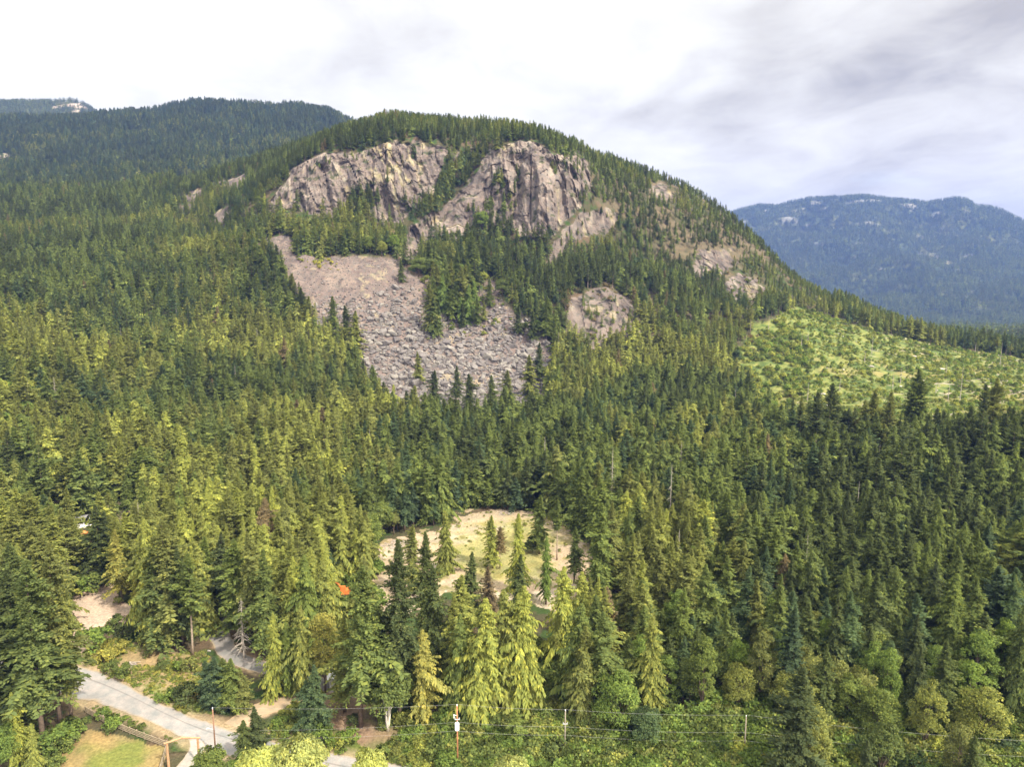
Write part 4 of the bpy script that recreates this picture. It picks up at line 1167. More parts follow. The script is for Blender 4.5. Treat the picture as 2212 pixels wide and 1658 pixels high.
def forest_points():
    ds = 4.5
    xs, ys = np.meshgrid(np.arange(-900, 900, ds), np.arange(95, 1230, ds))
    X = (xs + rng.uniform(-.46, .46, xs.shape) * ds).ravel(); Y = (ys + rng.uniform(-.46, .46, xs.shape) * ds).ravel()
    r, th = np.hypot(X, Y), np.arctan2(X, Y)
    lim = np.interp(th, COLS_F, RIDGE_R)
    ok = (np.abs(th) < R(43)) & (r > 108) & (r < lim + 45)
    X, Y, r, th, lim = X[ok], Y[ok], r[ok], th[ok], lim[ok]
    Z = height(X, Y)
    px, py = project(X, Y, Z)
    ok = (px > -170) & (px < 2380) & (py < 1760)
    X, Y, Z, r, px, py, lim = X[ok], Y[ok], Z[ok], r[ok], px[ok], py[ok], lim[ok]
    n = len(X)
    u = rng.random(n)
    keep = np.ones(n, bool)
    for poly in NO_TREES:
        keep &= ~(in_poly(px, py, poly) & (r < 330))
    keep &= ~((seg_dist(px, py, LANE) < 24) & (r < 300)) & ~((seg_dist(px, py, TRACK) < 22) & (r < 300))
    keep &= ~((seg_dist(px, py, ROAD_TOP) < 16) & (px < 1300) & (r < 260))
    cl, tl, ct = _look(CT, X, Y, False) > .5, _look(TT, X, Y, False) > .5, _look(UT, X, Y, False) > .5
    keep &= ~(cl & (u > .07)) & ~tl & ~(ct & (u > .012 + .22 * (fbm(X / 16, Y / 16, None, 2, 251) > .42)))
    thin = np.clip(sstep(1240, 1330, px) * sstep(1720, 1640, px) * sstep(840, 780, py), 0, 1) * (r > 450)
    clump = fbm(X / 28, Y / 28, None, 3, 201)
    keep &= u > np.clip(.10 + thin * (.06 - .25 * clump) + .10 * (clump < -.3), 0, .85)
    # the near verge and meadows are planted by hand
    keep &= ~((px < 1250) & (py > 1450) & (r < 250) & (u < .97))
    top = 14 + 13 * rng.random(n)
    slope = sstep(420, 600, r)
    h = top * (1 - .15 * slope)
    h *= 1 - .42 * np.clip(sstep(640, 760, r) * (px > 380) * (px < 1800), 0, 1)
    h *= np.where(px > 1500, 1 - .12 * slope, 1)
    h = np.where(cl, 4 + 7 * rng.random(n), h)
    h = np.where(ct, 6 + 10 * rng.random(n), h)
    h *= .93 + .14 * clump
    dark_gully = in_poly(px, py, [(930, 300), (1060, 320), (1010, 440), (960, 560), (900, 540)])
    for mx, my, mh in MANUAL:
        if mh > 9:
            keep &= np.hypot(X - mx, Y - my) > 3.0
    for poly, p in KEEP:
        poly_a = np.array(poly, float)
        bx0, by0, bx1, by1 = poly_a[:, 0].min() - 40, poly_a[:, 1].min(), poly_a[:, 0].max() + 40, poly_a[:, 1].max() + 330
        cand = np.nonzero(keep & (px > bx0) & (px < bx1) & (py > by0) & (py < by1))[0]
        if not len(cand):
            continue
        hit = np.zeros(len(cand), bool)
        for f in (0.15, .35, .55, .75, .92):
            qx, qy = project(X[cand], Y[cand], Z[cand] + h[cand] * f)
            w = (1 - f) * .11 * h[cand] / np.hypot(X[cand], Y[cand]) * FPX
            hit |= in_poly(qx, qy, poly) | in_poly(qx - w, qy, poly) | in_poly(qx + w, qy, poly)
        keep[cand[hit & (u[cand] < p)]] = False
    X, Y, Z, r, px, py, h, u, cl, ct = (a[keep] for a in (X, Y, Z, r, px, py, h, u, cl, ct))
    n = len(X)
    # which kind, and what colour
    a, b = fbm(X / 45, Y / 45, None, 3, 211), fbm(X / 90, Y / 60, None, 3, 223)
    v, w = rng.random(n), rng.random(n)
    low_right = in_poly(px, py, [(1420, 1420), (1560, 1330), (1700, 1390), (1900, 1440), (2400, 1480), (2400, 1800), (1240, 1800), (1240, 1560)])
    left_leafy = in_poly(px, py, [(-200, 830), (130, 850), (170, 960), (60, 990), (-200, 990)])
    kind = np.where(v < .34 + .22 * a - .1 * slope_of(r), 1, 0)
    kind = np.where((v > .93) & (r > 180), 2, kind)
    kind = np.where((px > 1640) & (r > 300) & (r < 520) & (v > .55), 2, kind)
    kind = np.where((px > 1200) & (r > 560) & (v > .6), 2, kind)
    kind = np.where(low_right & (v < .5), np.where(w < .55, 3, 4), kind)
    kind = np.where(left_leafy & (v < .6), np.where(w < .5, 3, 4), kind)
    kind = np.where(~low_right & (v > .30) & (v < .335) & (r < 420), 3, kind)
    stand_tone = np.clip(.42 + .55 * b + .30 * sstep(1000, 500, px) * sstep(620, 900, py) - .12 * sstep(1500, 1800, px) - .30 * sstep(760, 560, py) - .1 * sstep(1250, 1400, py), 0, 1)  # patchy stand colour: yellower lower left, darker upslope and to the right
    shade = np.clip(.48 * w + .24 + 1.0 * (stand_tone - .45), 0, 1)
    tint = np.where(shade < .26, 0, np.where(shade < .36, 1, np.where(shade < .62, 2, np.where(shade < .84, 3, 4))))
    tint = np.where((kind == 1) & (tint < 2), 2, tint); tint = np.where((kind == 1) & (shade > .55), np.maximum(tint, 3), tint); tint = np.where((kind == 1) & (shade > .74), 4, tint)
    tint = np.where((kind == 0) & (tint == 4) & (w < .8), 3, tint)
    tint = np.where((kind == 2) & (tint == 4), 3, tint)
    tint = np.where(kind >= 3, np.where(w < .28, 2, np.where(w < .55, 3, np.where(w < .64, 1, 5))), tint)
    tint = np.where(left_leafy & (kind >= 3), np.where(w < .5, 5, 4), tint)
    tint = np.where((w > .994) & (kind < 3), 7, tint)
    h = np.where(kind == 3, h * .55, np.where(kind == 4, h * .68, h))
    return dict(X=X, Y=Y, Z=Z, r=r, px=px, py=py, h=h, kind=kind, tint=tint)
def slope_of(r):
    return sstep(430, 620, r)
KINDS = ["fir", "cedar", "pine", "broadleaf", "poplar"]
F = forest_points()
CLIFF_ROWS = slice(int(np.searchsorted(S_ROWS, 5.6)), int(np.searchsorted(S_ROWS, 9.2)))
CV = np.stack([GX[CLIFF_ROWS, :_nf], GY[CLIFF_ROWS, :_nf], GZ[CLIFF_ROWS, :_nf]], -1).reshape(-1, 3)
CPX, CPY = project(CV[:, 0], CV[:, 1], CV[:, 2])
def on_cliff(x, y):
    """nearest point of the cliff's own surface seen in that direction"""
    k = np.nonzero((np.abs(CPX - x) < 3) & (np.abs(CPY - y) < 3))[0]
    if not len(k):
        return on_ground(x, y)
    return CV[k[np.argmin(np.hypot(CV[k, 0], CV[k, 1]))]]
def extra_trees():
    """trees of the gully and of the ledges in the cliffs"""
    rows = []
    for poly, n, h0, h1 in ((C8([(1160, 420), (1290, 330), (1420, 290), (1340, 420), (1290, 490), (1200, 590), (1060, 690), (960, 760), (1050, 640), (1120, 560)]), 110, 9, 15), (C8([(580, 560), (700, 520), (760, 600), (700, 720), (560, 700)]), 34, 9, 15),
                            (C8([(800, 430), (850, 400), (830, 480), (790, 500)]), 7, 5, 9), (C8([(1440, 470), (1500, 430), (1540, 560), (1600, 640), (1500, 700), (1480, 560)]), 22, 7, 13), (C8([(1590, 350), (1620, 340), (1620, 560), (1590, 560)]), 9, 6, 9),
                            (C8([(280, 420), (320, 400), (560, 320), (700, 290), (720, 320), (400, 400)]), 14, 4, 8), (C8([(1800, 340), (2040, 350), (2040, 470), (1850, 470)]), 22, 5, 10), (C8([(870, 640), (960, 600), (1060, 560), (1060, 640), (950, 740)]), 16, 6, 12),
                            (C8([(1290, 620), (1500, 640), (1560, 780), (1300, 780)]), 24, 6, 12), (C8([(900, 330), (980, 300), (990, 330), (920, 350)]), 6, 4, 7), ([(1235, 640), (1380, 650), (1380, 740), (1240, 740)], 26, 4, 9), ([(1190, 460), (1330, 450), (1320, 500), (1190, 540)], 8, 4, 8)):
        p = np.array(poly)
        k = 0
        while k < n:
            x, y = rng.uniform(p[:, 0].min(), p[:, 0].max()), rng.uniform(p[:, 1].min(), p[:, 1].max())
            if in_poly(np.array([x]), np.array([y]), poly)[0]:
                q = on_cliff(x, y)
                rows.append((*q, x, y, rng.uniform(h0, h1)))
                k += 1
    a = np.array(rows).T
    m = a.shape[1]
    add = dict(X=a[0], Y=a[1], Z=a[2], r=np.hypot(a[0], a[1]), px=a[3], py=a[4], h=a[5], kind=np.where(rng.random(m) < .8, 0, 1), tint=np.array([0, 1, 2, 2, 3])[rng.integers(0, 5, m)])
    for k in F:
        F[k] = np.concatenate([F[k], add[k]])
extra_trees()

def visible_pixels(px, py, Z, X, Y, h, rr, wid):
    """how many pixels of a 553 x 415 picture each tree shows, nearest trees first"""
    q = 4.0
    Wp, Hp = int(2212 / q), int(1658 / q)
    buf = np.full((Hp, Wp), -1, np.int64)
    tx, ty = project(X, Y, Z + h)
    count = np.zeros(len(X), int)
    for i in np.argsort(rr):
        x0, y0, y1 = px[i] / q, ty[i] / q, py[i] / q
        half = wid[i] * h[i] / rr[i] * FPX / q
        ya, yb = int(max(y0, 0)), int(min(y1, Hp - 1))
        if yb < 0 or ya >= Hp:
            continue
        for yy in range(ya, yb + 1):
            hw = half * (yy + .5 - y0) / max(y1 - y0, .5) + .3
            a, b = int(max(x0 - hw, 0)), int(min(x0 + hw + 1, Wp))
            if b <= a:
                continue
            row = buf[yy, a:b]
            free = row < 0
            row[free] = i
            count[i] += free.sum()
    return count
MANUAL_N = len(THINGS)
mpos = np.array([t["pos"] for t in THINGS]); mh = np.array([t["h"] for t in THINGS])
mpx, mpy = project(mpos[:, 0], mpos[:, 1], mpos[:, 2])
allX, allY, allZ = np.concatenate([mpos[:, 0], F["X"]]), np.concatenate([mpos[:, 1], F["Y"]]), np.concatenate([mpos[:, 2], F["Z"]])
allh = np.concatenate([mh, F["h"]])
VISIBLE = visible_pixels(np.concatenate([mpx, F["px"]]), np.concatenate([mpy, F["py"]]), allZ, allX, allY, allh, np.hypot(allX, allY),
                         np.concatenate([np.full(len(mh), .15), np.where(F["kind"] >= 3, .30, .135)]))[MANUAL_N:]

LODK = np.where(F["r"] < 250, 0, np.where(F["r"] < 480, 1, 2))
order = np.argsort(-VISIBLE)
have = {}
for t in THINGS:
    k = NAME[t["kind"]]
    have[k] = have.get(k, 0) + 1
LIMIT = {"fir_tree": 300, "cedar_tree": 240, "pine_tree": 70, "broadleaf_tree": 90, "poplar_tree": 80}
single = np.zeros(len(order), bool)
for i in order:
    if VISIBLE[i] < 6:
        break
    k = KINDS[F["kind"][i]]
    nm = NAME[k]
    if have.get(nm, 0) >= LIMIT[nm]:
        continue
    have[nm] = have.get(nm, 0) + 1
    single[i] = True
    lod = int(LODK[i])
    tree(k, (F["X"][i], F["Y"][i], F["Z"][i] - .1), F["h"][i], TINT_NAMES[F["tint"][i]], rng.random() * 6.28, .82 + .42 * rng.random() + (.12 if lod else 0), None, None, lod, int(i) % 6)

rest = ~single
shapes, index = [], {}
for k, nm in enumerate(KINDS):
    for lod in (0, 1, 2):
        index[(k, lod)] = (len(shapes), len(PROTO[nm][lod]), PROTO[nm][lod][0][0])
        shapes += [p[3] for p in PROTO[nm][lod]]
ii = np.nonzero(rest)[0]
sh = np.array([index[(F["kind"][i], LODK[i])][0] + i % index[(F["kind"][i], LODK[i])][1] for i in ii])
scl = np.array([F["h"][i] / index[(F["kind"][i], LODK[i])][2] for i in ii])
jit = 1 + .2 * (rng.random((len(ii), 1)) - .5)
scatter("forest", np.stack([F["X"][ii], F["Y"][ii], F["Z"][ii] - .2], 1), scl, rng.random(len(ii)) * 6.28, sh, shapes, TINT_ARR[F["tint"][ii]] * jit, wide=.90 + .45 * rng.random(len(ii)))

def cover_hill(name, H, smax, per_m2, hmin, hmax, lod, tints, weights, rock_lim=.16):
    X, Y, Z, s, px, py, base = H
    A = np.linalg.norm(np.cross(np.stack([X[1:, :-1] - X[:-1, :-1], Y[1:, :-1] - Y[:-1, :-1], Z[1:, :-1] - Z[:-1, :-1]], -1), np.stack([X[:-1, 1:] - X[:-1, :-1], Y[:-1, 1:] - Y[:-1, :-1], Z[:-1, 1:] - Z[:-1, :-1]], -1)), axis=2)
    ok = (s[:-1, :-1] <= smax) & (px[:-1, :-1] > -140) & (px[:-1, :-1] < 2360) & (py[:-1, :-1] < 800)
    bare = base[:-1, :-1, 0] > rock_lim
    lam = A * ok * per_m2 * np.where(bare, .05, 1)
    cnt = rng.poisson(lam)
    i, j = np.nonzero(cnt)
    rep = cnt[i, j]
    i, j = np.repeat(i, rep), np.repeat(j, rep)
    u, v = rng.random(len(i)), rng.random(len(i))
    def bl(T):
        return T[i, j] * (1 - u) * (1 - v) + T[i + 1, j] * u * (1 - v) + T[i, j + 1] * (1 - u) * v + T[i + 1, j + 1] * u * v
    pts = np.stack([bl(X), bl(Y), bl(Z) - .3], 1)
    n = len(pts)
    kinds = ["fir", "cedar"]
    shapes = [p[3] for k in kinds for p in PROTO[k][lod]]
    Hs = np.array([p[0] for k in kinds for p in PROTO[k][lod]])
    idx = np.where(rng.random(n) < .75, rng.integers(0, len(PROTO["fir"][lod]), n), len(PROTO["fir"][lod]) + rng.integers(0, len(PROTO["cedar"][lod]), n))
    h = hmin + (hmax - hmin) * rng.random(n)
    patch = fbm(pts[:, 0] / 130, pts[:, 1] / 130, None, 3, 301)
    w = np.clip(rng.random(n) + .35 * patch, 0, .999)
    ti = np.searchsorted(np.cumsum(weights), w * sum(weights))
    tn = np.array([TINTS[t] for t in tints])[np.clip(ti, 0, len(tints) - 1)] * (1 + .25 * (rng.random((n, 1)) - .5))
    scatter(name, pts, h / Hs[idx], rng.random(n) * 6.28, idx, shapes, tn, wide=1.1 + .4 * rng.random(n))
cover_hill("hillside_forest", LEFT_HILL, 2.15, 1 / 52, 15, 27, 2, ["dark green", "blue-green", "mid green", "olive green"], [.5, .25, .18, .07])
cover_hill("distant_forest", FAR_HILL, 1.12, 1 / 60, 13, 22, 3, ["dark green", "blue-green", "mid green"], [.5, .3, .2], .14)
cover_hill("far_forest", FAR_MOUNTAIN, 4.1, 1 / 190, 22, 36, 3, ["dark green", "blue-green", "mid green"], [.5, .3, .2], .14)

# ------------------------------------------------------------------ low growth
def inside(poly, n, spacing=None):
    """random ground points inside a patch given by its outline in the photo"""
    c = np.array([on_ground(x, min(y, 1750)) for x, y in poly])
    lo, hi = c.min(0), c.max(0)
    X, Y = rng.uniform(lo[0], hi[0], n), rng.uniform(lo[1], hi[1], n)
    Z = height(X, Y)
    px, py = project(X, Y, Z)
    k = in_poly(px, py, poly)
    return X[k], Y[k], Z[k], px[k], py[k]

def low_growth(name, patches, lod=0):
    P_, S_, T_, I_ = [], [], [], []
    shapes = [p[3] for p in PROTO["weed"][0]] + [p[3] for p in PROTO["shrub"][lod]]
    for poly, n, tints, smin, smax, shrubby in patches:
        X, Y, Z, px, py = inside(poly, n)
        road = (in_poly(px, py, ROAD) | (seg_dist(px, py, LANE) < 17) | in_poly(px, py, DRIVE) | in_poly(px, py, LOT)) & (np.hypot(X, Y) < 300)
        dens = fbm(X / 9, Y / 9, None, 3, 331) + rng.random(len(X)) * .6
        k = ~road & (dens > -.08)
        X, Y, Z = X[k], Y[k], Z[k]
        m = len(X)
        P_.append(np.stack([X, Y, Z - .05], 1))
        I_.append(np.where(rng.random(m) < shrubby, 3 + rng.integers(0, 3, m), rng.integers(0, 3, m)))
        S_.append(smin + (smax - smin) * rng.random(m) ** 2)
        T_.append(np.array([TINTS[t] for t in tints])[rng.integers(0, len(tints), m)] * (1 + .3 * (rng.random((m, 1)) - .5)))
    S = np.concatenate(S_)
    scatter(name, np.concatenate(P_), S, rng.random(len(S)) * 6.28, np.concatenate(I_), shapes, np.concatenate(T_))
low_growth("undergrowth", [
    ([(560, 1600), (620, 1545), (720, 1540), (830, 1560), (1000, 1570), (1100, 1580), (1240, 1640), (1240, 1740), (560, 1740)], 5200, ["bright green", "yellow-green", "mid green", "olive green"], .35, 1.0, .12),
    ([(960, 1575), (1100, 1560), (1240, 1560), (2300, 1540), (2300, 1745), (960, 1745)], 9500, ["bright green", "mid green", "olive green", "bright green"], .5, 1.5, .5),
    ([(600, 1590), (760, 1622), (960, 1640), (960, 1600), (760, 1575)], 900, ["bright green", "mid green", "yellow-green"], .4, 1.1, .2),
    (MEADOW, 4200, ["yellow-green", "olive green", "bright green", "golden green"], .18, .6, .02),
    ([(170, 1440), (440, 1560), (430, 1540), (330, 1490), (230, 1430)], 260, ["bright green", "olive green"], .3, .7, .05),
    ([(180, 1530), (400, 1620), (380, 1600), (300, 1565), (200, 1525)], 260, ["olive green", "bright green"], .3, .7, .1),
    ([(100, 1600), (170, 1560), (200, 1560), (160, 1600), (110, 1690)], 200, ["bright green", "mid green"], .5, 1.1, .3),
    ([(700, 1400), (1260, 1400), (1260, 1580), (700, 1500)], 2200, ["mid green", "olive green", "bright green"], .4, 1.3, .4),
    ([(1130, 1590), (1300, 1580), (1320, 1665), (1120, 1665)], 1600, ["bright green", "mid green", "yellow-green"], .6, 1.3, .4),
    (CLEARING, 420, ["olive green", "yellow-green"], .3, .8, .03),
    ([(600, 1100), (820, 1180), (830, 1330), (640, 1330)], 500, ["bright green", "mid green"], .8, 2.0, .6),
    ([(1240, 1300), (2300, 1300), (2300, 1600), (1240, 1600)], 2600, ["bright green", "mid green"], .8, 1.8, .6),
    ([(-100, 1120), (160, 1150), (160, 1260), (-100, 1260)], 700, ["bright green", "mid green"], .8, 2.2, .6),
    ([(-100, 820), (170, 850), (200, 960), (-100, 1000)], 700, ["bright green", "yellow-green"], 1., 2.4, .6)])
low_growth("brush", [([(1560, 810), (1600, 750), (1690, 690), (1760, 760), (1740, 860), (1660, 900), (1600, 860)], 1500, ["bright green", "yellow-green", "mid green"], .5, 1.6, .8),
                     (CLEARCUT, 30000, ["bright green", "yellow-green", "mid green", "yellow-green", "bright green"], .35, 1.1, .35),
                     ([(640, 560), (720, 560), (740, 590), (660, 580)], 60, ["yellow-green", "golden green"], .6, 1.4, .5),
                     ([(900, 590), (1110, 600), (1130, 720), (920, 735)], 260, ["mid green", "olive green", "yellow-green"], .6, 1.4, .5),
                     ([(1260, 560), (1640, 600), (1640, 760), (1260, 790)], 1500, ["olive green", "mid green", "brownish green"], .6, 1.4, .4)], 1)

# ------------------------------------------------------------------ rock fall
def boulder_mesh(seed):
    g = np.random.default_rng(seed)
    p = g.normal(0, 1, (15, 3)); p /= np.linalg.norm(p, axis=1, keepdims=True)
    p *= np.array([1, .8, .62]) * (.82 + .3 * g.random((15, 1)))
    bm = bmesh.new()
    for c in p:
        bm.verts.new(c)
    r = bmesh.ops.convex_hull(bm, input=list(bm.verts))
    bmesh.ops.delete(bm, geom=[v for v in bm.verts if not v.link_faces], context="VERTS")
    bmesh.ops.bevel(bm, geom=list(bm.edges), offset=.06, segments=1, affect="EDGES")
    me = D.meshes.new("boulder")
    bm.to_mesh(me); bm.free()
    me.materials.append(M["rock"])
    return me
BOULDERS = [boulder_mesh(500 + k) for k in range(8)]
ROCK_TINTS = np.array([(0.150, 0.138, 0.130), (0.13, 0.118, 0.113), (0.108, 0.098, 0.097), (0.18, 0.167, 0.15)])
BIG = [(897, 833, 27), (871, 820, 20), (901, 795, 18), (921, 804, 16), (874, 787, 20), (832, 686, 18), (867, 685, 15), (820, 638, 13), (855, 624, 12), (827, 720, 15), (817, 746, 15), (1131, 771, 18), (1161, 772, 15), (1125, 807, 15), (1098, 804, 15), (1095, 783, 17),
       (1066, 832, 14), (957, 746, 15), (948, 713, 16), (970, 640, 12), (845, 700, 12), (800, 690, 12), (838, 740, 12), (860, 760, 12), (850, 800, 14), (1040, 790, 12), (1010, 810, 13), (980, 830, 13), (940, 838, 14), (1080, 760, 12), (1075, 625, 14), (1060, 660, 12), (970, 700, 10), (1150, 740, 12)]
def add_boulder(x, y, size_px, label=None):
    p = on_ground(x, y)
    r = math.hypot(p[0], p[1])
    s = size_px * r / FPX * .5
    o = put("boulder", BOULDERS[int(rng.integers(0, 8))], None, None, (p[0], p[1], p[2] + s * .15))
    o.scale = (s * (.9 + .4 * rng.random()), s * (.9 + .3 * rng.random()), s * (.9 + .3 * rng.random()))
    o.rotation_euler = (rng.normal(0, .3), rng.normal(0, .3), rng.random() * 6.28)
    c = ROCK_TINTS[int(rng.integers(0, 4))]
    o["tint"] = [float(v) for v in c]
    tag(o, label, "boulder", "boulders on the rock fall")
    THINGS.append(dict(o=o, kind="boulder", pos=p, h=s * 2, tint=("pale grey" if c[0] > .16 else "dark grey" if c[0] < .12 else "grey"), label=label, noun="boulder"))
for x, y, s in BIG:
    add_boulder(x, y, s * 1.55)
n_b = 0
while n_b < 190:
    x, y = 770 + 420 * rng.random(), 600 + 270 * rng.random()
    if in_poly(np.array([x]), np.array([y]), [(790, 660), (870, 600), (930, 640), (935, 740), (1040, 720), (1110, 690), (1180, 740), (1175, 830), (1130, 860), (880, 860), (830, 800), (790, 720)])[0]:
        add_boulder(x, y, (8 + 14 * rng.random() ** 2) * (1 + .35 * (y > 720)))
        n_b += 1
def rubble():
    P_ = []
    X, Y, Z, px, py = inside(TALUS, 60000)
    n = len(X)
    coarse = np.clip(sstep(600, 720, py) * .9 + .15, 0, 1)
    k = rng.random(n) < .42 + .25 * coarse
    X, Y, Z, coarse = X[k], Y[k], Z[k], coarse[k]
    n = len(X)
    s = .25 + (.45 + 2.1 * coarse) * rng.random(n) ** 3.4 + .2 * coarse
    scatter("rubble", np.stack([X, Y, Z + s * .1], 1), s, rng.random(n) * 6.28, rng.integers(0, 8, n), BOULDERS, ROCK_TINTS[rng.integers(0, 4, n)] * (.75 + .4 * rng.random((n, 1))), tilt=rng.normal(0, .4, (n, 2)))
rubble()
def slash():
    X, Y, Z, px, py = inside(CLEARCUT, 500)
    n = len(X)
    s = .3 + .9 * rng.random(n) ** 3
    scatter("debris", np.stack([X, Y, Z + .1], 1), s, rng.random(n) * 6.28, rng.integers(0, 8, n), BOULDERS, np.array([(.36, .33, .28), (.28, .24, .2), (.22, .2, .18)])[rng.integers(0, 3, n)])
slash()

# ------------------------------------------------------------------ roads
def line_pts(line, n):
    """n ground points evenly along a line drawn on the photo"""
    w = np.array([on_ground(x, min(y, 1900)) for x, y in line])
    d = np.concatenate([[0], np.cumsum(np.hypot(*np.diff(w[:, :2], axis=0).T))])
    t = np.linspace(0, d[-1], n)
    p = np.stack([np.interp(t, d, w[:, k]) for k in range(3)], 1)
    k = np.exp(-.5 * (np.arange(-6, 7) / 3.0) ** 2); k /= k.sum()
    for c in range(2):
        p[:, c] = np.convolve(np.pad(p[:, c], 6, mode="reflect", reflect_type="odd"), k, "valid")
    return p

def road_sheet(name, A, B, lift, base, seam=None, edge=(.25, .205, .14), across=26):
    t = np.linspace(0, 1, across)[None, :, None]
    V = A[:, None, :] * (1 - t) + B[:, None, :] * t
    X, Y = V[..., 0], V[..., 1]
    u = t[..., 0] + 0 * X
    wob = fbm(X / 2.2, Y / 2.2, None, 3, 401)
    e = np.minimum(u, 1 - u)
    off = ((u < .001) | (u > .999))[..., None] * (B - A)[:, None, :] * (np.where(u < .5, -1, 1) * .035 * wob)[..., None]
    V = V + off
    V[..., 2] = height(V[..., 0], V[..., 1]) + lift
    c = np.zeros(X.shape + (3,)) + np.array(base)
    c = mixc(c, np.array(base) * .86, sstep(-.1, .6, fbm(X / 7, Y / 7, None, 3, 403)))
    tyre = np.exp(-((u - .28) / .07) ** 2) + np.exp(-((u - .70) / .07) ** 2)
    c = mixc(c, np.array(base) * .92, tyre * .6)
    c = mixc(c, edge, sstep(.10, .0, e + .05 * wob))
    if seam:
        c = mixc(c, np.array(base) * .62, np.exp(-((u - seam - .008 * wob) / .016) ** 2))
    n, m = X.shape
    i, j = np.arange(n - 1)[:, None] * m, np.arange(m - 1)[None, :]
    q = np.stack([i + j, i + m + j, i + m + j + 1, i + j + 1], -1).reshape(-1, 4)
    a, b = V[1, 0] - V[0, 0], V[0, 1] - V[0, 0]
    if np.cross(a, b)[2] < 0:
        q = q[:, ::-1]
    me = mesh_np(name, V.reshape(-1, 3), q, None, True)
    attr(me, "cover", "FLOAT_COLOR", "POINT", np.concatenate([np.clip(c, 0, 1).reshape(-1, 3), np.ones((n * m, 1))], 1))
    return tag(put(name, me, M["road"]), kind="structure")
M["road"] = ground_material("road", 3.5, .05, .05, 1.0, .3)
road_sheet("road", line_pts(ROAD_TOP, 150), line_pts(ROAD_LOW, 150), .06, (.245, .24, .236), .36)
c = line_pts(LANE, 90)
d = np.gradient(c, axis=0); nrm = np.stack([-d[:, 1], d[:, 0], 0 * d[:, 0]], 1); nrm /= np.linalg.norm(nrm, axis=1, keepdims=True)
road_sheet("lane", c - nrm * 2.3, c + nrm * 2.3, .05, (.185, .178, .172))
road_sheet("driveway", line_pts([(440, 1605), (446, 1622), (412, 1668), (330, 1780)], 40), line_pts([(408, 1602), (415, 1622), (372, 1668), (270, 1780)], 40), .075, (.29, .275, .25))
c = line_pts(TRACK, 40)
d = np.gradient(c, axis=0); nrm = np.stack([-d[:, 1], d[:, 0], 0 * d[:, 0]], 1); nrm /= np.linalg.norm(nrm, axis=1, keepdims=True)
road_sheet("dirt_track", c - nrm * 2.6, c + nrm * 2.6, .05, (.31, .24, .165), None, (.30, .22, .14))

# ------------------------------------------------------------------ power line
M["pole_wood"] = plain("pole_wood", (0.20, 0.115, 0.075), .9, .35, 1.5)
M["pole_grey"] = plain("pole_grey", (0.215, 0.185, 0.14), .9, .3, 1.5)
M["rust_wood"] = plain("rust_wood", (0.34, 0.15, 0.075), .9, .35, 1.2)
M["white_paint"] = plain("white_paint", (0.78, 0.79, 0.80), .5, .06, 2.0)
M["steel"] = plain("steel", (0.55, 0.56, 0.58), .45, .1, 4.0, .5, .3)
M["wire"] = plain("wire", (0.38, 0.38, 0.38), .5, .1, 1.0)
M["log"] = plain("log", (0.22, 0.18, 0.125), .9, .3, 2.0)
M["gate_log"] = plain("gate_log", (0.36, 0.215, 0.12), .8, .25, 2.0)

def pole(x, ytop, ybase, mat, label, transformer=False, arm=False, bracket=True):
    p = on_ground(x, ybase)
    a, b, c = ray(x, ytop)
    h = CAM_H + c / math.hypot(a, b) * math.hypot(p[0], p[1]) - p[2]
    root = empty("utility_pole", tuple(p))
    MB().tube([(0, 0, -.3), (0, 0, h)], [.15, .11], 10).build("shaft", mat, root, None, True)
    MB().tube([(0, 0, h), (0, 0, h + .18)], [.05, .05], 8).tube([(0, 0, h + .18), (0, 0, h + .34)], [.10, .07], 8).build("insulator", M["white_paint"], root)
    if bracket:
        m = MB().box((0, -.05, h - 2.55), (.9, .14, .12)).tube([(-.38, -.05, h - 2.5), (-.38, -.05, h - 2.2)], .06, 6).tube([(.38, -.05, h - 2.5), (.38, -.05, h - 2.2)], .06, 6)
        m.build("bracket", M["steel"], root)
    if transformer:
        t = MB().tube([(.0, -.48, h - 4.35), (.0, -.48, h - 4.30), (.0, -.48, h - 3.1), (.0, -.48, h - 2.98)], [.36, .40, .40, .30], 14).build("transformer", M["white_paint"], root)
        MB().tube([(.1, -.48, h - 2.98), (.1, -.48, h - 2.6)], [.07, .05], 8).build("bushing", M["steel"], t)
        MB().box((-.55, -.1, h - 1.9), (.12, .12, .75)).box((-.28, -.06, h - 1.75), (.55, .07, .08)).build("fuse_cutout", M["white_paint"], root)
    if arm:
        MB().tube([(0, 0, h - 4.1), (-1.0, 0, h - 4.0)], [.04, .035], 6).box((-1.15, 0, h - 3.98), (.55, .26, .16)).build("lamp_arm", M["steel"], root)
    tag(root, label, "utility pole", "utility poles along the road")
    return p, h
PL = []
PL.append(pole(466, 1532, 1632, M["pole_wood"], "dark brown wooden utility pole beside the road junction, with a side lamp arm", arm=True, bracket=False))
PL.append(pole(989, 1527, 1672, M["rust_wood"], "rust brown utility pole carrying a white transformer can", transformer=True))
PL.append(pole(1220, 1538, 1640, M["pole_grey"], "grey utility pole in front of the flat-topped cedar"))
PL.append(pole(1607, 1549, 1642, M["pole_grey"], "short-looking pale utility pole half sunk in the leafy thicket", bracket=False))
end = at(2290, 1606, 150)

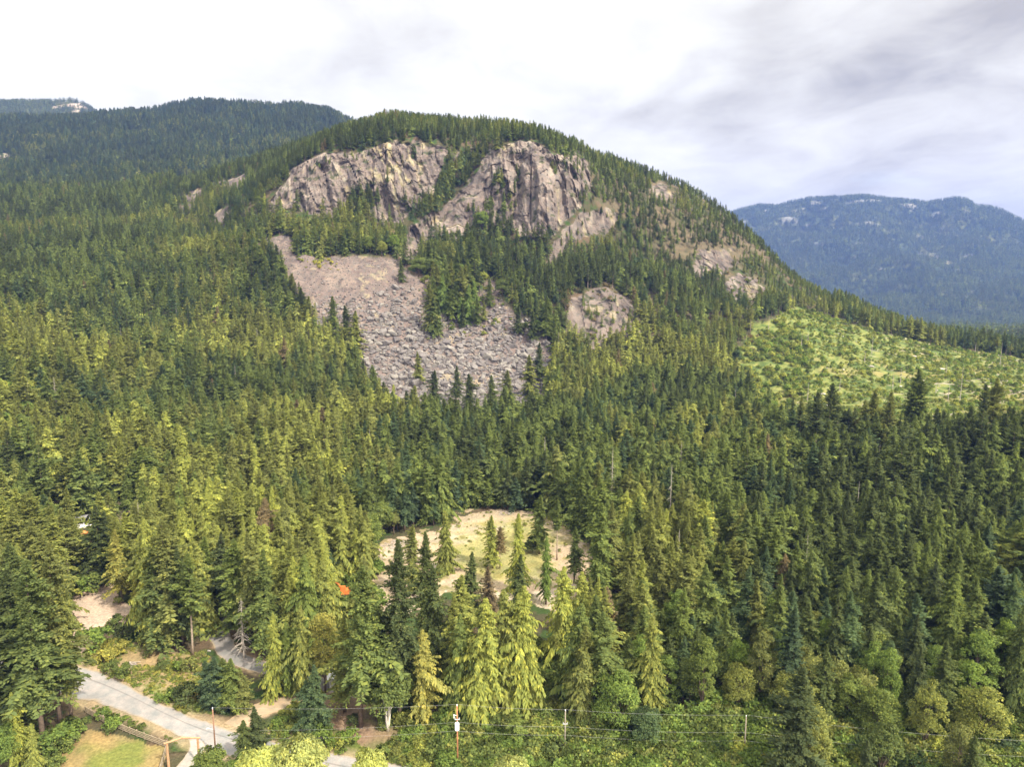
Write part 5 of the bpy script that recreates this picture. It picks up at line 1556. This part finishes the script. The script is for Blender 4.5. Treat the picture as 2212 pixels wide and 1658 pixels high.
def cable(name, pts, sag, label):
    m = MB()
    for a, b in zip(pts[:-1], pts[1:]):
        a, b = np.array(a), np.array(b)
        q = [tuple(a + (b - a) * t + np.array([0, 0, -sag * np.linalg.norm(b - a) / 45 * 4 * t * (1 - t)])) for t in np.linspace(0, 1, 15)]
        m.tube(q, .008, 5, False)
    o = m.build(name, M["wire"])
    tag(o, label, "cable", "power cables strung between the poles")
tops = [(p[0], p[1], p[2] + h + .34) for p, h in PL] + [tuple(float(v) for v in end)]
cable("power_cable", tops, .55, "top power cable strung over the heads of the utility poles")
cable("power_cable", [(p[0], p[1] - .2, p[2] + h - (4.1 if i == 0 else 3.0)) for i, (p, h) in enumerate(PL)] + [(end[0], end[1], end[2] - 3.0)], .6, "middle cable fixed to the poles below their insulators")
cable("power_cable", [(p[0], p[1] - .2, p[2] + h - (5.6 if i == 0 else 4.7)) for i, (p, h) in enumerate(PL)] + [(end[0], end[1], end[2] - 4.7)], .7, "lowest cable strung along the utility poles")

# ------------------------------------------------------------------ rail fence, log gateway, log rail
def rail_fence(name, line, npost, hgt, rails, label, mat, post_r=.09, rail_r=.07):
    pts = line_pts(line, npost)
    root = empty(name, tuple(pts[0]))
    g = random.Random(len(label))
    for p in pts:
        q = p - pts[0]
        MB().tube([(q[0], q[1], q[2] - .2), (q[0] + g.uniform(-.05, .05), q[1], q[2] + hgt * g.uniform(.98, 1.1))], [post_r * 1.1, post_r], 7).build("post", mat, root)
    for a, b in zip(pts[:-1], pts[1:]):
        for k in range(rails):
            z = hgt * (.25 + .68 * k / max(rails - 1, 1))
            a_, b_ = a - pts[0], b - pts[0]
            e = (b_ - a_) * .05
            MB().tube([tuple(a_ - e + np.array([0, -.10, z + g.uniform(-.06, .06)])), tuple((a_ + b_) / 2 + np.array([0, -.10, z])), tuple(b_ + e + np.array([0, -.10, z + g.uniform(-.06, .06)]))], [rail_r, rail_r * .9, rail_r * .8], 6).build("rail", mat, root)
    tag(root, label, "fence", "rail fences")
rail_fence("rail_fence", [(186, 1543), (205, 1558), (230, 1569), (260, 1580), (300, 1597), (335, 1610), (362, 1620)], 13, 1.5, 4, "weathered split-rail fence between paddock and paved road", M["log"], .12, .10)
rail_fence("rail_fence", [(359, 1630), (350, 1662), (340, 1700)], 6, 1.4, 4, "pale rail fence running from the log gateway down the paddock", M["log"], .12, .10)
rail_fence("rail_fence", [(174, 1284), (186, 1279), (200, 1272), (218, 1263)], 6, .8, 2, "low log rail along the back edge of the sandy lot", M["log"], .16, .15)

def gateway():
    a, b = on_ground(365, 1664), on_ground(431, 1654)
    root = empty("log_gateway", tuple(a))
    q = b - a
    h = 5.0
    for p in (np.zeros(3), q):
        MB().tube([(p[0], p[1], p[2] - .3), (p[0], p[1], p[2] + h)], [.24, .19], 9).build("post", M["gate_log"], root)
    mid = q / 2
    e = q * .09
    MB().tube([tuple(-e + np.array([0, 0, h + .12])), tuple(mid + np.array([0, 0, h + .75])), tuple(q + e + np.array([0, 0, h + .12]))], [.17, .19, .17], 9).build("crossbeam", M["gate_log"], root)
    tag(root, "tall log gateway with a slightly peaked crossbeam over the gravel drive", "gateway")
gateway()

# ------------------------------------------------------------------ dead trees, branches, rocks by hand
def snag(x, ytop, ybase, label, seed, L0=2.6, n=70):
    p = on_ground(x, ybase)
    a, b, c = ray(x, ytop)
    h = CAM_H + c / math.hypot(a, b) * math.hypot(p[0], p[1]) - p[2]
    root = empty("dead_tree", tuple(p))
    m = snag_mb(h, .20, seed, n, L0)
    nt_ = 4 * 7
    t = MB(); t.v, t.q, t.t = m.v[:nt_ + 2], [f for f in m.q if max(f) < nt_], [f for f in m.t if max(f) < nt_ + 2]
    t.build("trunk", M["grey_wood"], root)
    br = MB(); off = nt_ + 2
    br.v = m.v[off:]; br.q = [tuple(i - off for i in f) for f in m.q if min(f) >= off]
    br.build("bare_crown", M["grey_wood"], root)
    tag(root, label, "dead tree")
    return root
snag(527, 1292, 1424, "dead grey snag with drooping bare branches beside the narrow lane", 5, 3.4, 110)
snag(946, 1338, 1490, "dead grey snag standing in the gap beside the drooping hemlock", 6, 2.6, 90)
snag(690, 1242, 1330, "slim pale dead stem among the trees by the excavator", 7, .8, 24)
snag(383, 655, 712, "pale dead spar in the dark forest below the left cliffs", 8, 1.2, 30)
snag(1733, 1155, 1330, "pale dead spar among the dark firs beyond the thicket", 9, .8, 20)
snag(1060, 1350, 1480, "twisted grey dead top beside the huge spreading cedar", 10, 2.6, 40)
for i in range(26):
    x, y = 40 + 2120 * rng.random(), 760 + 560 * rng.random()
    q = on_ground(x, y)
    if x < 270 and y > 1060:
        continue
    if in_poly(np.array([x]), np.array([y]), TALUS)[0] or in_poly(np.array([x]), np.array([y]), CLEARING)[0]:
        continue
    hpx = (17 + 10 * rng.random()) / math.hypot(q[0], q[1]) * FPX
    o = snag(x, y - hpx, y, None, 60 + i, (.6, 1.8, 2.4)[i % 3], (14, 50, 80)[i % 3])
    o["group"] = "dead stems in the forest"
    THINGS.append(dict(o=o, kind="spar", pos=q, h=float(hpx), tint="bare grey", label=None, noun="dead spar"))
for i in range(16):
    x, y = 1640 + 540 * rng.random(), 700 + 200 * rng.random()
    if in_poly(np.array([x]), np.array([y]), CLEARCUT)[0]:
        snag(x, y - 22 - 26 * rng.random(), y, None, 20 + i, .7, 12)

def branch_heap(name, x, y, rad, n, label, cat):
    p = on_ground(x, y)
    g = random.Random(int(x))
    root = empty(name, tuple(p))
    for k in range(n):
        a, d = g.uniform(0, 6.28), rad * math.sqrt(g.random())
        c = Vector((math.cos(a) * d, math.sin(a) * d * .8, .15 + .6 * g.random() * (1 - d / rad)))
        t, L_ = g.uniform(0, 6.28), g.uniform(.8, 2.4)
        v = Vector((math.cos(t), math.sin(t), g.uniform(-.1, .5))) * L_ * .5
        MB().tube([c - v, c + Vector((0, 0, .12)), c + v], [.09, .07, .025], 5, False).build("branch", M["grey_wood"], root)
    tag(root, label, cat)
branch_heap("branch_heap", 280, 1440, 1.8, 30, "heap of bleached dead branches lying in the meadow", "branch heap")
branch_heap("branch_heap", 858, 1178, 4.5, 80, "pale brush pile of cut branches at the clearing's left end", "brush pile")
branch_heap("branch_heap", 1092, 1109, 3.5, 45, "dead wood heaped along the back edge of the clearing", "branch heap")
for x, y, s, lb in ((220, 1362, 9, "pale rock on the front edge of the sandy lot"), (230, 1366, 7, "smaller pale rock next to another on the lot's edge"), (452, 1410, 9, "pale rock by the lane beside the bare-trunked fir"), (447, 1424, 8, "pale rock lower down beside the lane, near the young spruces"), (741, 1424, 5, "small pale rock on the bank"), (560, 1424, 9, "pale rock on the bank above the lane bend")):
    p = on_ground(x, y); sz = s * math.hypot(*p[:2]) / FPX * .6
    o = put("rock", BOULDERS[int(x) % 8], None, None, (p[0], p[1], p[2] + sz * .2))
    o.scale = (sz, sz * .9, sz * .8); o.rotation_euler = (0, 0, x)
    o["tint"] = [.36, .33, .3]
    tag(o, lb, "rock")
for i in range(22):                                             # pale rocks and logs in the clearing and clearcut
    x, y = (1660 + 560 * rng.random(), 690 + 200 * rng.random())
    if in_poly(np.array([x]), np.array([y]), CLEARCUT)[0]:
        p = on_ground(x, y); sz = (4 + 7 * rng.random() ** 2) * math.hypot(*p[:2]) / FPX * .6
        o = put("rock", BOULDERS[i % 8], None, None, (p[0], p[1], p[2] + sz * .1))
        o.scale = (sz * 1.4, sz, sz * .7); o.rotation_euler = (0, 0, i)
        o["tint"] = [.36, .33, .29]
        tag(o, None, "rock")
        THINGS.append(dict(o=o, kind="rock", pos=p, h=sz, tint="pale", label=None, noun="rock"))

# ------------------------------------------------------------------ the far homestead, the excavator
M["grey_roof"] = plain("grey_roof", (0.20, 0.20, 0.21), .7, .15, .8)
M["cream_wall"] = plain("cream_wall", (0.5, 0.48, 0.44), .8, .1, .8)
M["dark"] = plain("dark", (0.03, 0.03, 0.035), .5, .2, 2.0)
M["glass"] = plain("glass", (0.05, 0.06, 0.07), .12, .1, 1.0, .6)
M["orange"] = plain("orange", (0.70, 0.16, 0.04), .5, .12, 1.0, .4)
M["tarp"] = plain("tarp", (0.62, 0.22, 0.07), .7, .2, 1.5)
M["rubber"] = plain("rubber", (0.03, 0.03, 0.03), .8, .2, 4.0)
M["white_shell"] = plain("white_shell", (0.7, 0.69, 0.67), .45, .05, 1.0, .4)

def camper():
    p = on_ground(122, 1069)
    r = empty("camper_trailer", tuple(p), .25)
    m = MB()                                                    # rounded shell
    prof = [(-3.2, .5), (-3.3, 1.5), (-2.9, 2.6), (-2.2, 2.85), (2.6, 2.85), (3.1, 2.5), (3.2, 1.2), (3.0, .5)]
    for y in (-1.15, 1.15):
        m.v += [(x, y, z) for x, z in prof]
    n = len(prof)
    m.q += [(i, (i + 1) % n, n + (i + 1) % n, n + i) for i in range(n)]
    for b0 in (0, n):
        c = len(m.v); m.v.append((0, -1.15 if b0 == 0 else 1.15, 1.6))
        m.t += [(b0 + i, b0 + (i + 1) % n, c) for i in range(n)]
    m.build("body", M["white_shell"], r)
    for x, w in ((-1.9, .9), (1.6, 1.1)):
        MB().box((x, -1.165, 1.95), (w, .03, .55)).build("window", M["glass"], r)
    d = MB().box((.2, -1.165, 1.45), (.65, .03, 1.75)).build("door", M["cream_wall"], r)
    for x in (-.5, .5):
        for y in (-1.0, 1.0):
            MB().tube([(x, y - .1, .33), (x, y + .1, .33)], [.33, .33], 14).build("wheel", M["rubber"], r)
    MB().box((3.6, 0, .5), (.9, .12, .1)).build("tow_bar", M["steel"], r)
    tag(r, "white camper trailer parked under the trees in the far yard", "camper trailer")
camper()

def shed(name, x, y, w, d, h, rz, roof, wall, label, open_front=False):
    p = on_ground(x, y)
    r = empty(name, tuple(p), rz)
    if open_front:
        for sx in (-1, 1):
            for sy in (-1, 1):
                MB().box((sx * (w / 2 - .15), sy * (d / 2 - .15), h / 2), (.16, .16, h)).build("post", M["white_paint"], r)
        MB().box((0, d / 2 - .05, h / 2), (w - .5, .08, h)).build("back_wall", wall, r)
    else:
        MB().box((0, 0, h / 2), (w, d, h)).build("wall", wall, r)
        MB().box((-w * .15, -d / 2 - .02, 1.0), (1.1, .05, 2.0)).build("door", M["dark"], r)
        MB().box((w * .28, -d / 2 - .02, h * .6), (1.0, .05, .9)).build("window", M["glass"], r)
    m = MB()
    o = .45
    for sy in (-1, 1):
        b = len(m.v)
        m.v += [(-w / 2 - o, sy * (d / 2 + o), h - .1), (w / 2 + o, sy * (d / 2 + o), h - .1), (w / 2 + o, 0, h + d * .22), (-w / 2 - o, 0, h + d * .22)]
        m.v += [(-w / 2 - o, sy * (d / 2 + o), h + .04), (w / 2 + o, sy * (d / 2 + o), h + .04), (w / 2 + o, 0, h + d * .22 + .14), (-w / 2 - o, 0, h + d * .22 + .14)]
        m.q += [tuple(b + i for i in f) for f in ((0, 1, 2, 3), (4, 5, 6, 7), (0, 1, 5, 4), (2, 3, 7, 6), (0, 3, 7, 4), (1, 2, 6, 5))]
    m.build("roof", roof, r)
    tag(r, label, "shed")
shed("shed", 173, 1136, 5.0, 4.5, 2.7, .1, M["grey_roof"], M["dark"], "grey-roofed open carport behind the white car in the far yard", True)
shed("shed", 64, 1238, 5.5, 4.5, 2.4, .35, M["grey_roof"], M["dark"], "open shed with a dark grey roof and white posts among the trees", True)
shed("cabin", 736, 1478, 5.0, 4.0, 2.6, .3, M["white_paint"], M["cream_wall"], "pale cabin half hidden behind trees beyond the lane")

def parked_car(x, y, rz, label):
    p = on_ground(x, y)
    r = empty("parked_car", tuple(p), rz)
    m = MB()
    side = [(-2.15, .35), (-2.2, .85), (-1.2, .98), (-.65, 1.45), (.95, 1.45), (1.55, .98), (2.15, .9), (2.2, .35)]
    n = len(side)
    for y_ in (-.88, .88):
        m.v += [(a, y_ * (.82 if b > 1.2 else 1), b) for a, b in side]
    m.q += [(i, (i + 1) % n, n + (i + 1) % n, n + i) for i in range(n)]
    for b0 in (0, n):
        m.q += [(b0, b0 + 1, b0 + 2, b0 + 7), (b0 + 2, b0 + 3, b0 + 4, b0 + 5), (b0 + 2, b0 + 5, b0 + 6, b0 + 7)]
    m.build("body", M["white_shell"], r)
    for y_ in (-.80, .80):
        MB().box((.15, y_ * 1.01, 1.2), (1.6, .04, .30)).build("window", M["glass"], r)
    w = MB(); w.v = [(-1.18, -.7, 1.02), (-1.18, .7, 1.02), (-.72, .62, 1.43), (-.72, -.62, 1.43)]; w.q = [(0, 1, 2, 3)]
    w.build("windscreen", M["glass"], r)
    for a in (-1.35, 1.35):
        for y_ in (-.82, .82):
            MB().tube([(a, y_ - .1, .33), (a, y_ + .1, .33)], [.33, .33], 14).build("wheel", M["rubber"], r)
    for y_ in (-.6, .6):
        MB().box((-2.19, y_, .72), (.05, .3, .14)).build("headlight", M["steel"], r)
    tag(r, label, "car", "white cars in the far yard")
parked_car(170, 1144, .2, "white car parked in front of the grey-roofed carport")
parked_car(195, 1142, -.4, "white car parked beside the dark fir, right of the carport")

def tarp_heap():
    p = on_ground(171, 1153)
    g = np.random.default_rng(5)
    n, k = 24, 9
    v, q = [], []
    for i in range(k):
        t = i / (k - 1)
        for j in range(n):
            a = 2 * math.pi * j / n
            rad = 2.0 * math.cos(t * 1.45) * (1 + .14 * math.sin(3 * a + 2 * t) + .06 * g.random())
            v.append((math.cos(a) * rad * 1.4, math.sin(a) * rad * .7, .95 * math.sin(t * 1.5) * (1 + .12 * math.sin(2 * a))))
    for i in range(k - 1):
        for j in range(n):
            q.append((i * n + j, i * n + (j + 1) % n, (i + 1) * n + (j + 1) % n, (i + 1) * n + j))
    o = put("tarp_heap", mesh_np("tarp_heap", v, q, None, True), M["tarp"], None, tuple(p))
    tag(o, "orange tarpaulin heap lying in front of the white cars", "tarpaulin")
tarp_heap()

def excavator():
    p = on_ground(748, 1290)
    r = empty("excavator", tuple(p), math.pi + .15)
    for y in (-1.15, 1.15):
        m = MB()
        prof = [(-1.9, .25), (-2.05, .55), (-1.8, .9), (1.8, .9), (2.05, .55), (1.9, .25), (1.5, .02), (-1.5, .02)]
        n = len(prof)
        for s in (-.27, .27):
            m.v += [(a, y + s, b) for a, b in prof]
        m.q += [(i, (i + 1) % n, n + (i + 1) % n, n + i) for i in range(n)]
        for b0 in (0, n):
            c = len(m.v); m.v.append((0, y + (-.27 if b0 == 0 else .27), .48)); m.t += [(b0 + i, b0 + (i + 1) % n, c) for i in range(n)]
        m.build("track", M["rubber"], r)
    MB().box((-.35, 0, 1.55), (3.3, 2.5, 1.1), 0, .94).box((-1.55, 0, 2.2), (1.1, 2.3, .35), 0, .9).build("body", M["orange"], r)
    c = MB().box((.75, .75, 2.45), (1.5, .95, 1.6), 0, .86).build("cab", M["orange"], r)
    MB().box((.75, .25, 2.6), (1.0, .05, .9)).box((1.46, .75, 2.6), (.05, .7, .9)).build("window", M["glass"], c)
    MB().tube([(.9, -.2, 1.7), (2.2, -.2, 3.6), (3.4, -.2, 4.1), (5.0, -.2, 3.7)], [.30, .32, .30, .2], 8).build("boom", M["orange"], r)
    MB().tube([(4.8, -.2, 4.1), (5.4, -.2, 2.6), (5.7, -.2, 1.4)], [.24, .2, .14], 8).build("stick", M["orange"], r)
    MB().tube([(2.0, -.2, 1.9), (3.0, -.2, 3.6)], [.1, .07], 8).build("hydraulic_ram", M["steel"], r)
    b = MB().box((5.5, -.2, .95), (.9, 1.1, .9), 0, .6)
    b.build("bucket", M["rubber"], r)
    tag(r, "orange excavator half hidden by bright bushes left of the clearing", "excavator")
excavator()

# ------------------------------------------------------------------ labels for all that was planted in numbers
ANCHORS = [("the dead grey snag", 527, 1410), ("the sandy lot", 215, 1310), ("the clump of young spruces", 490, 1530), ("the orange excavator", 748, 1285), ("the white camper", 122, 1065), ("the grey carport", 173, 1136), ("the dark open shed", 64, 1236),
           ("the great dark fir", 864, 1575), ("the huge spreading cedar", 1045, 1565), ("the flat-topped cedar", 1258, 1585), ("the tall drooping cedar", 1403, 1555), ("the ivy-clad column tree", 1179, 1308), ("the brush pile", 858, 1178),
           ("the clearing's back edge", 1092, 1105), ("the clearing's right tip", 1350, 1250), ("the pair of cedars", 1235, 1430), ("the pale cabin", 736, 1478), ("the bare-trunked meadow fir", 417, 1420), ("the log gateway", 400, 1655),
           ("the transformer pole", 989, 1672), ("the grey pole", 1220, 1640), ("the half-sunk pale pole", 1607, 1642), ("the big olive poplar", 1740, 1720), ("the round-headed tree", 1890, 1610), ("the tall pale poplar", 1995, 1640),
           ("the lowest tip of the talus", 1000, 930), ("the left edge of the talus", 790, 780), ("the right edge of the talus", 1190, 800), ("the top of the talus", 780, 558), ("the tree island on the talus", 985, 700), ("the rounded rock knob", 1310, 720),
           ("the clearcut's left corner", 1620, 820), ("the clearcut's lower edge", 1900, 960), ("the clearcut's right end", 2180, 960), ("the clearcut's upper corner", 1700, 690), ("the lit right slab of rock", 1260, 500), ("the left cliff", 700, 470), ("the right cliff", 1170, 520),
           ("the wide tree at the thicket's edge", 2110, 1620), ("the pale dead spar", 1733, 1330), ("the far left wood", 60, 900), ("the yellowish rise", 420, 1000), ("the middle wood's heart", 1150, 1010), ("the right wood's heart", 1750, 1200), ("the valley wood's right end", 2150, 1250), ("the left wood's middle", 300, 1000), ("the wood left of the clearing", 650, 1150)]
ORD = ["nearest", "second", "third", "fourth", "fifth", "sixth", "seventh", "eighth", "ninth", "tenth", "eleventh", "twelfth", "thirteenth", "fourteenth", "fifteenth", "sixteenth", "seventeenth", "eighteenth", "nineteenth", "twentieth"]
def label_rest():
    ap = np.array([(a[1], a[2]) for a in ANCHORS], float)
    buckets = {}
    for t in THINGS:
        if t["label"]:
            continue
        px, py = project(*[np.array([v]) for v in t["pos"]])
        px, py = float(px[0]), float(py[0])
        k = int(np.argmin(np.hypot(ap[:, 0] - px, (ap[:, 1] - py) * 1.3)))
        dx, dy = px - ap[k, 0], (py - ap[k, 1]) * 1.3
        side = ("left of" if dx < 0 else "right of") if abs(dx) > abs(dy) else ("behind" if dy < 0 else "in front of")
        n = t["noun"]
        if n in ("boulder", "rock"):
            size = "huge" if t["h"] > 6.5 else "large" if t["h"] > 4 else "middling" if t["h"] > 2.6 else "small"
            desc = f"{size} {t['tint']} {n}"
        elif n == "shrub":
            desc = f"{'tall' if t['h'] > 4 else 'low'} {t['tint']} shrub"
        else:
            size = "towering" if t["h"] > 31 else "tall" if t["h"] > 25 else "middling" if t["h"] > 18 else "small"
            desc = f"{size} {t['tint']} {n}{' tree' if n == 'broadleaf' else ''}"
        buckets.setdefault((desc, side, ANCHORS[k][0]), []).append((math.hypot(dx, dy), t))
    for (desc, side, a), v in buckets.items():
        v.sort(key=lambda x: x[0])
        for i, (_d, t) in enumerate(v):
            of = "" if len(v) == 1 else (f", {ORD[i]} such" if i else ", nearest such")
            t["o"]["label"] = f"{desc} {side} {a}{of}"
            if not t["o"].get("group"):
                t["o"]["group"] = {"boulder": "boulders on the rock fall", "rock": "pale rocks on the clearcut", "shrub": "shrubs of the thicket", "broadleaf": "leafy trees", "poplar": "poplars"}.get(t["noun"], "conifers of the forest")
label_rest()
i = 0
for o in [o for o in D.objects if o.name.startswith("dead_tree") and "label" not in o]:
    o["label"] = "thin dead stem left standing on the green clearcut"
    o["group"] = "dead stems on the clearcut"

# ------------------------------------------------------------------ the air
def haze():
    m = D.materials.new("haze")
    m.use_nodes = True
    nt = m.node_tree
    nt.nodes.clear()
    out = N(nt, "ShaderNodeOutputMaterial")
    v = N(nt, "ShaderNodeVolumePrincipled")
    v.inputs["Color"].default_value = (0.16, 0.28, 0.74, 1)
    v.inputs["Density"].default_value = HAZE
    v.inputs["Anisotropy"].default_value = 0.0
    nt.links.new(v.outputs[0], out.inputs["Volume"])
    me = MB().box((0, 0, 290), (14400, 14400, 980)).mesh("haze")
    tag(put("haze", me, m), kind="stuff")
HAZE = 0.000085
haze()
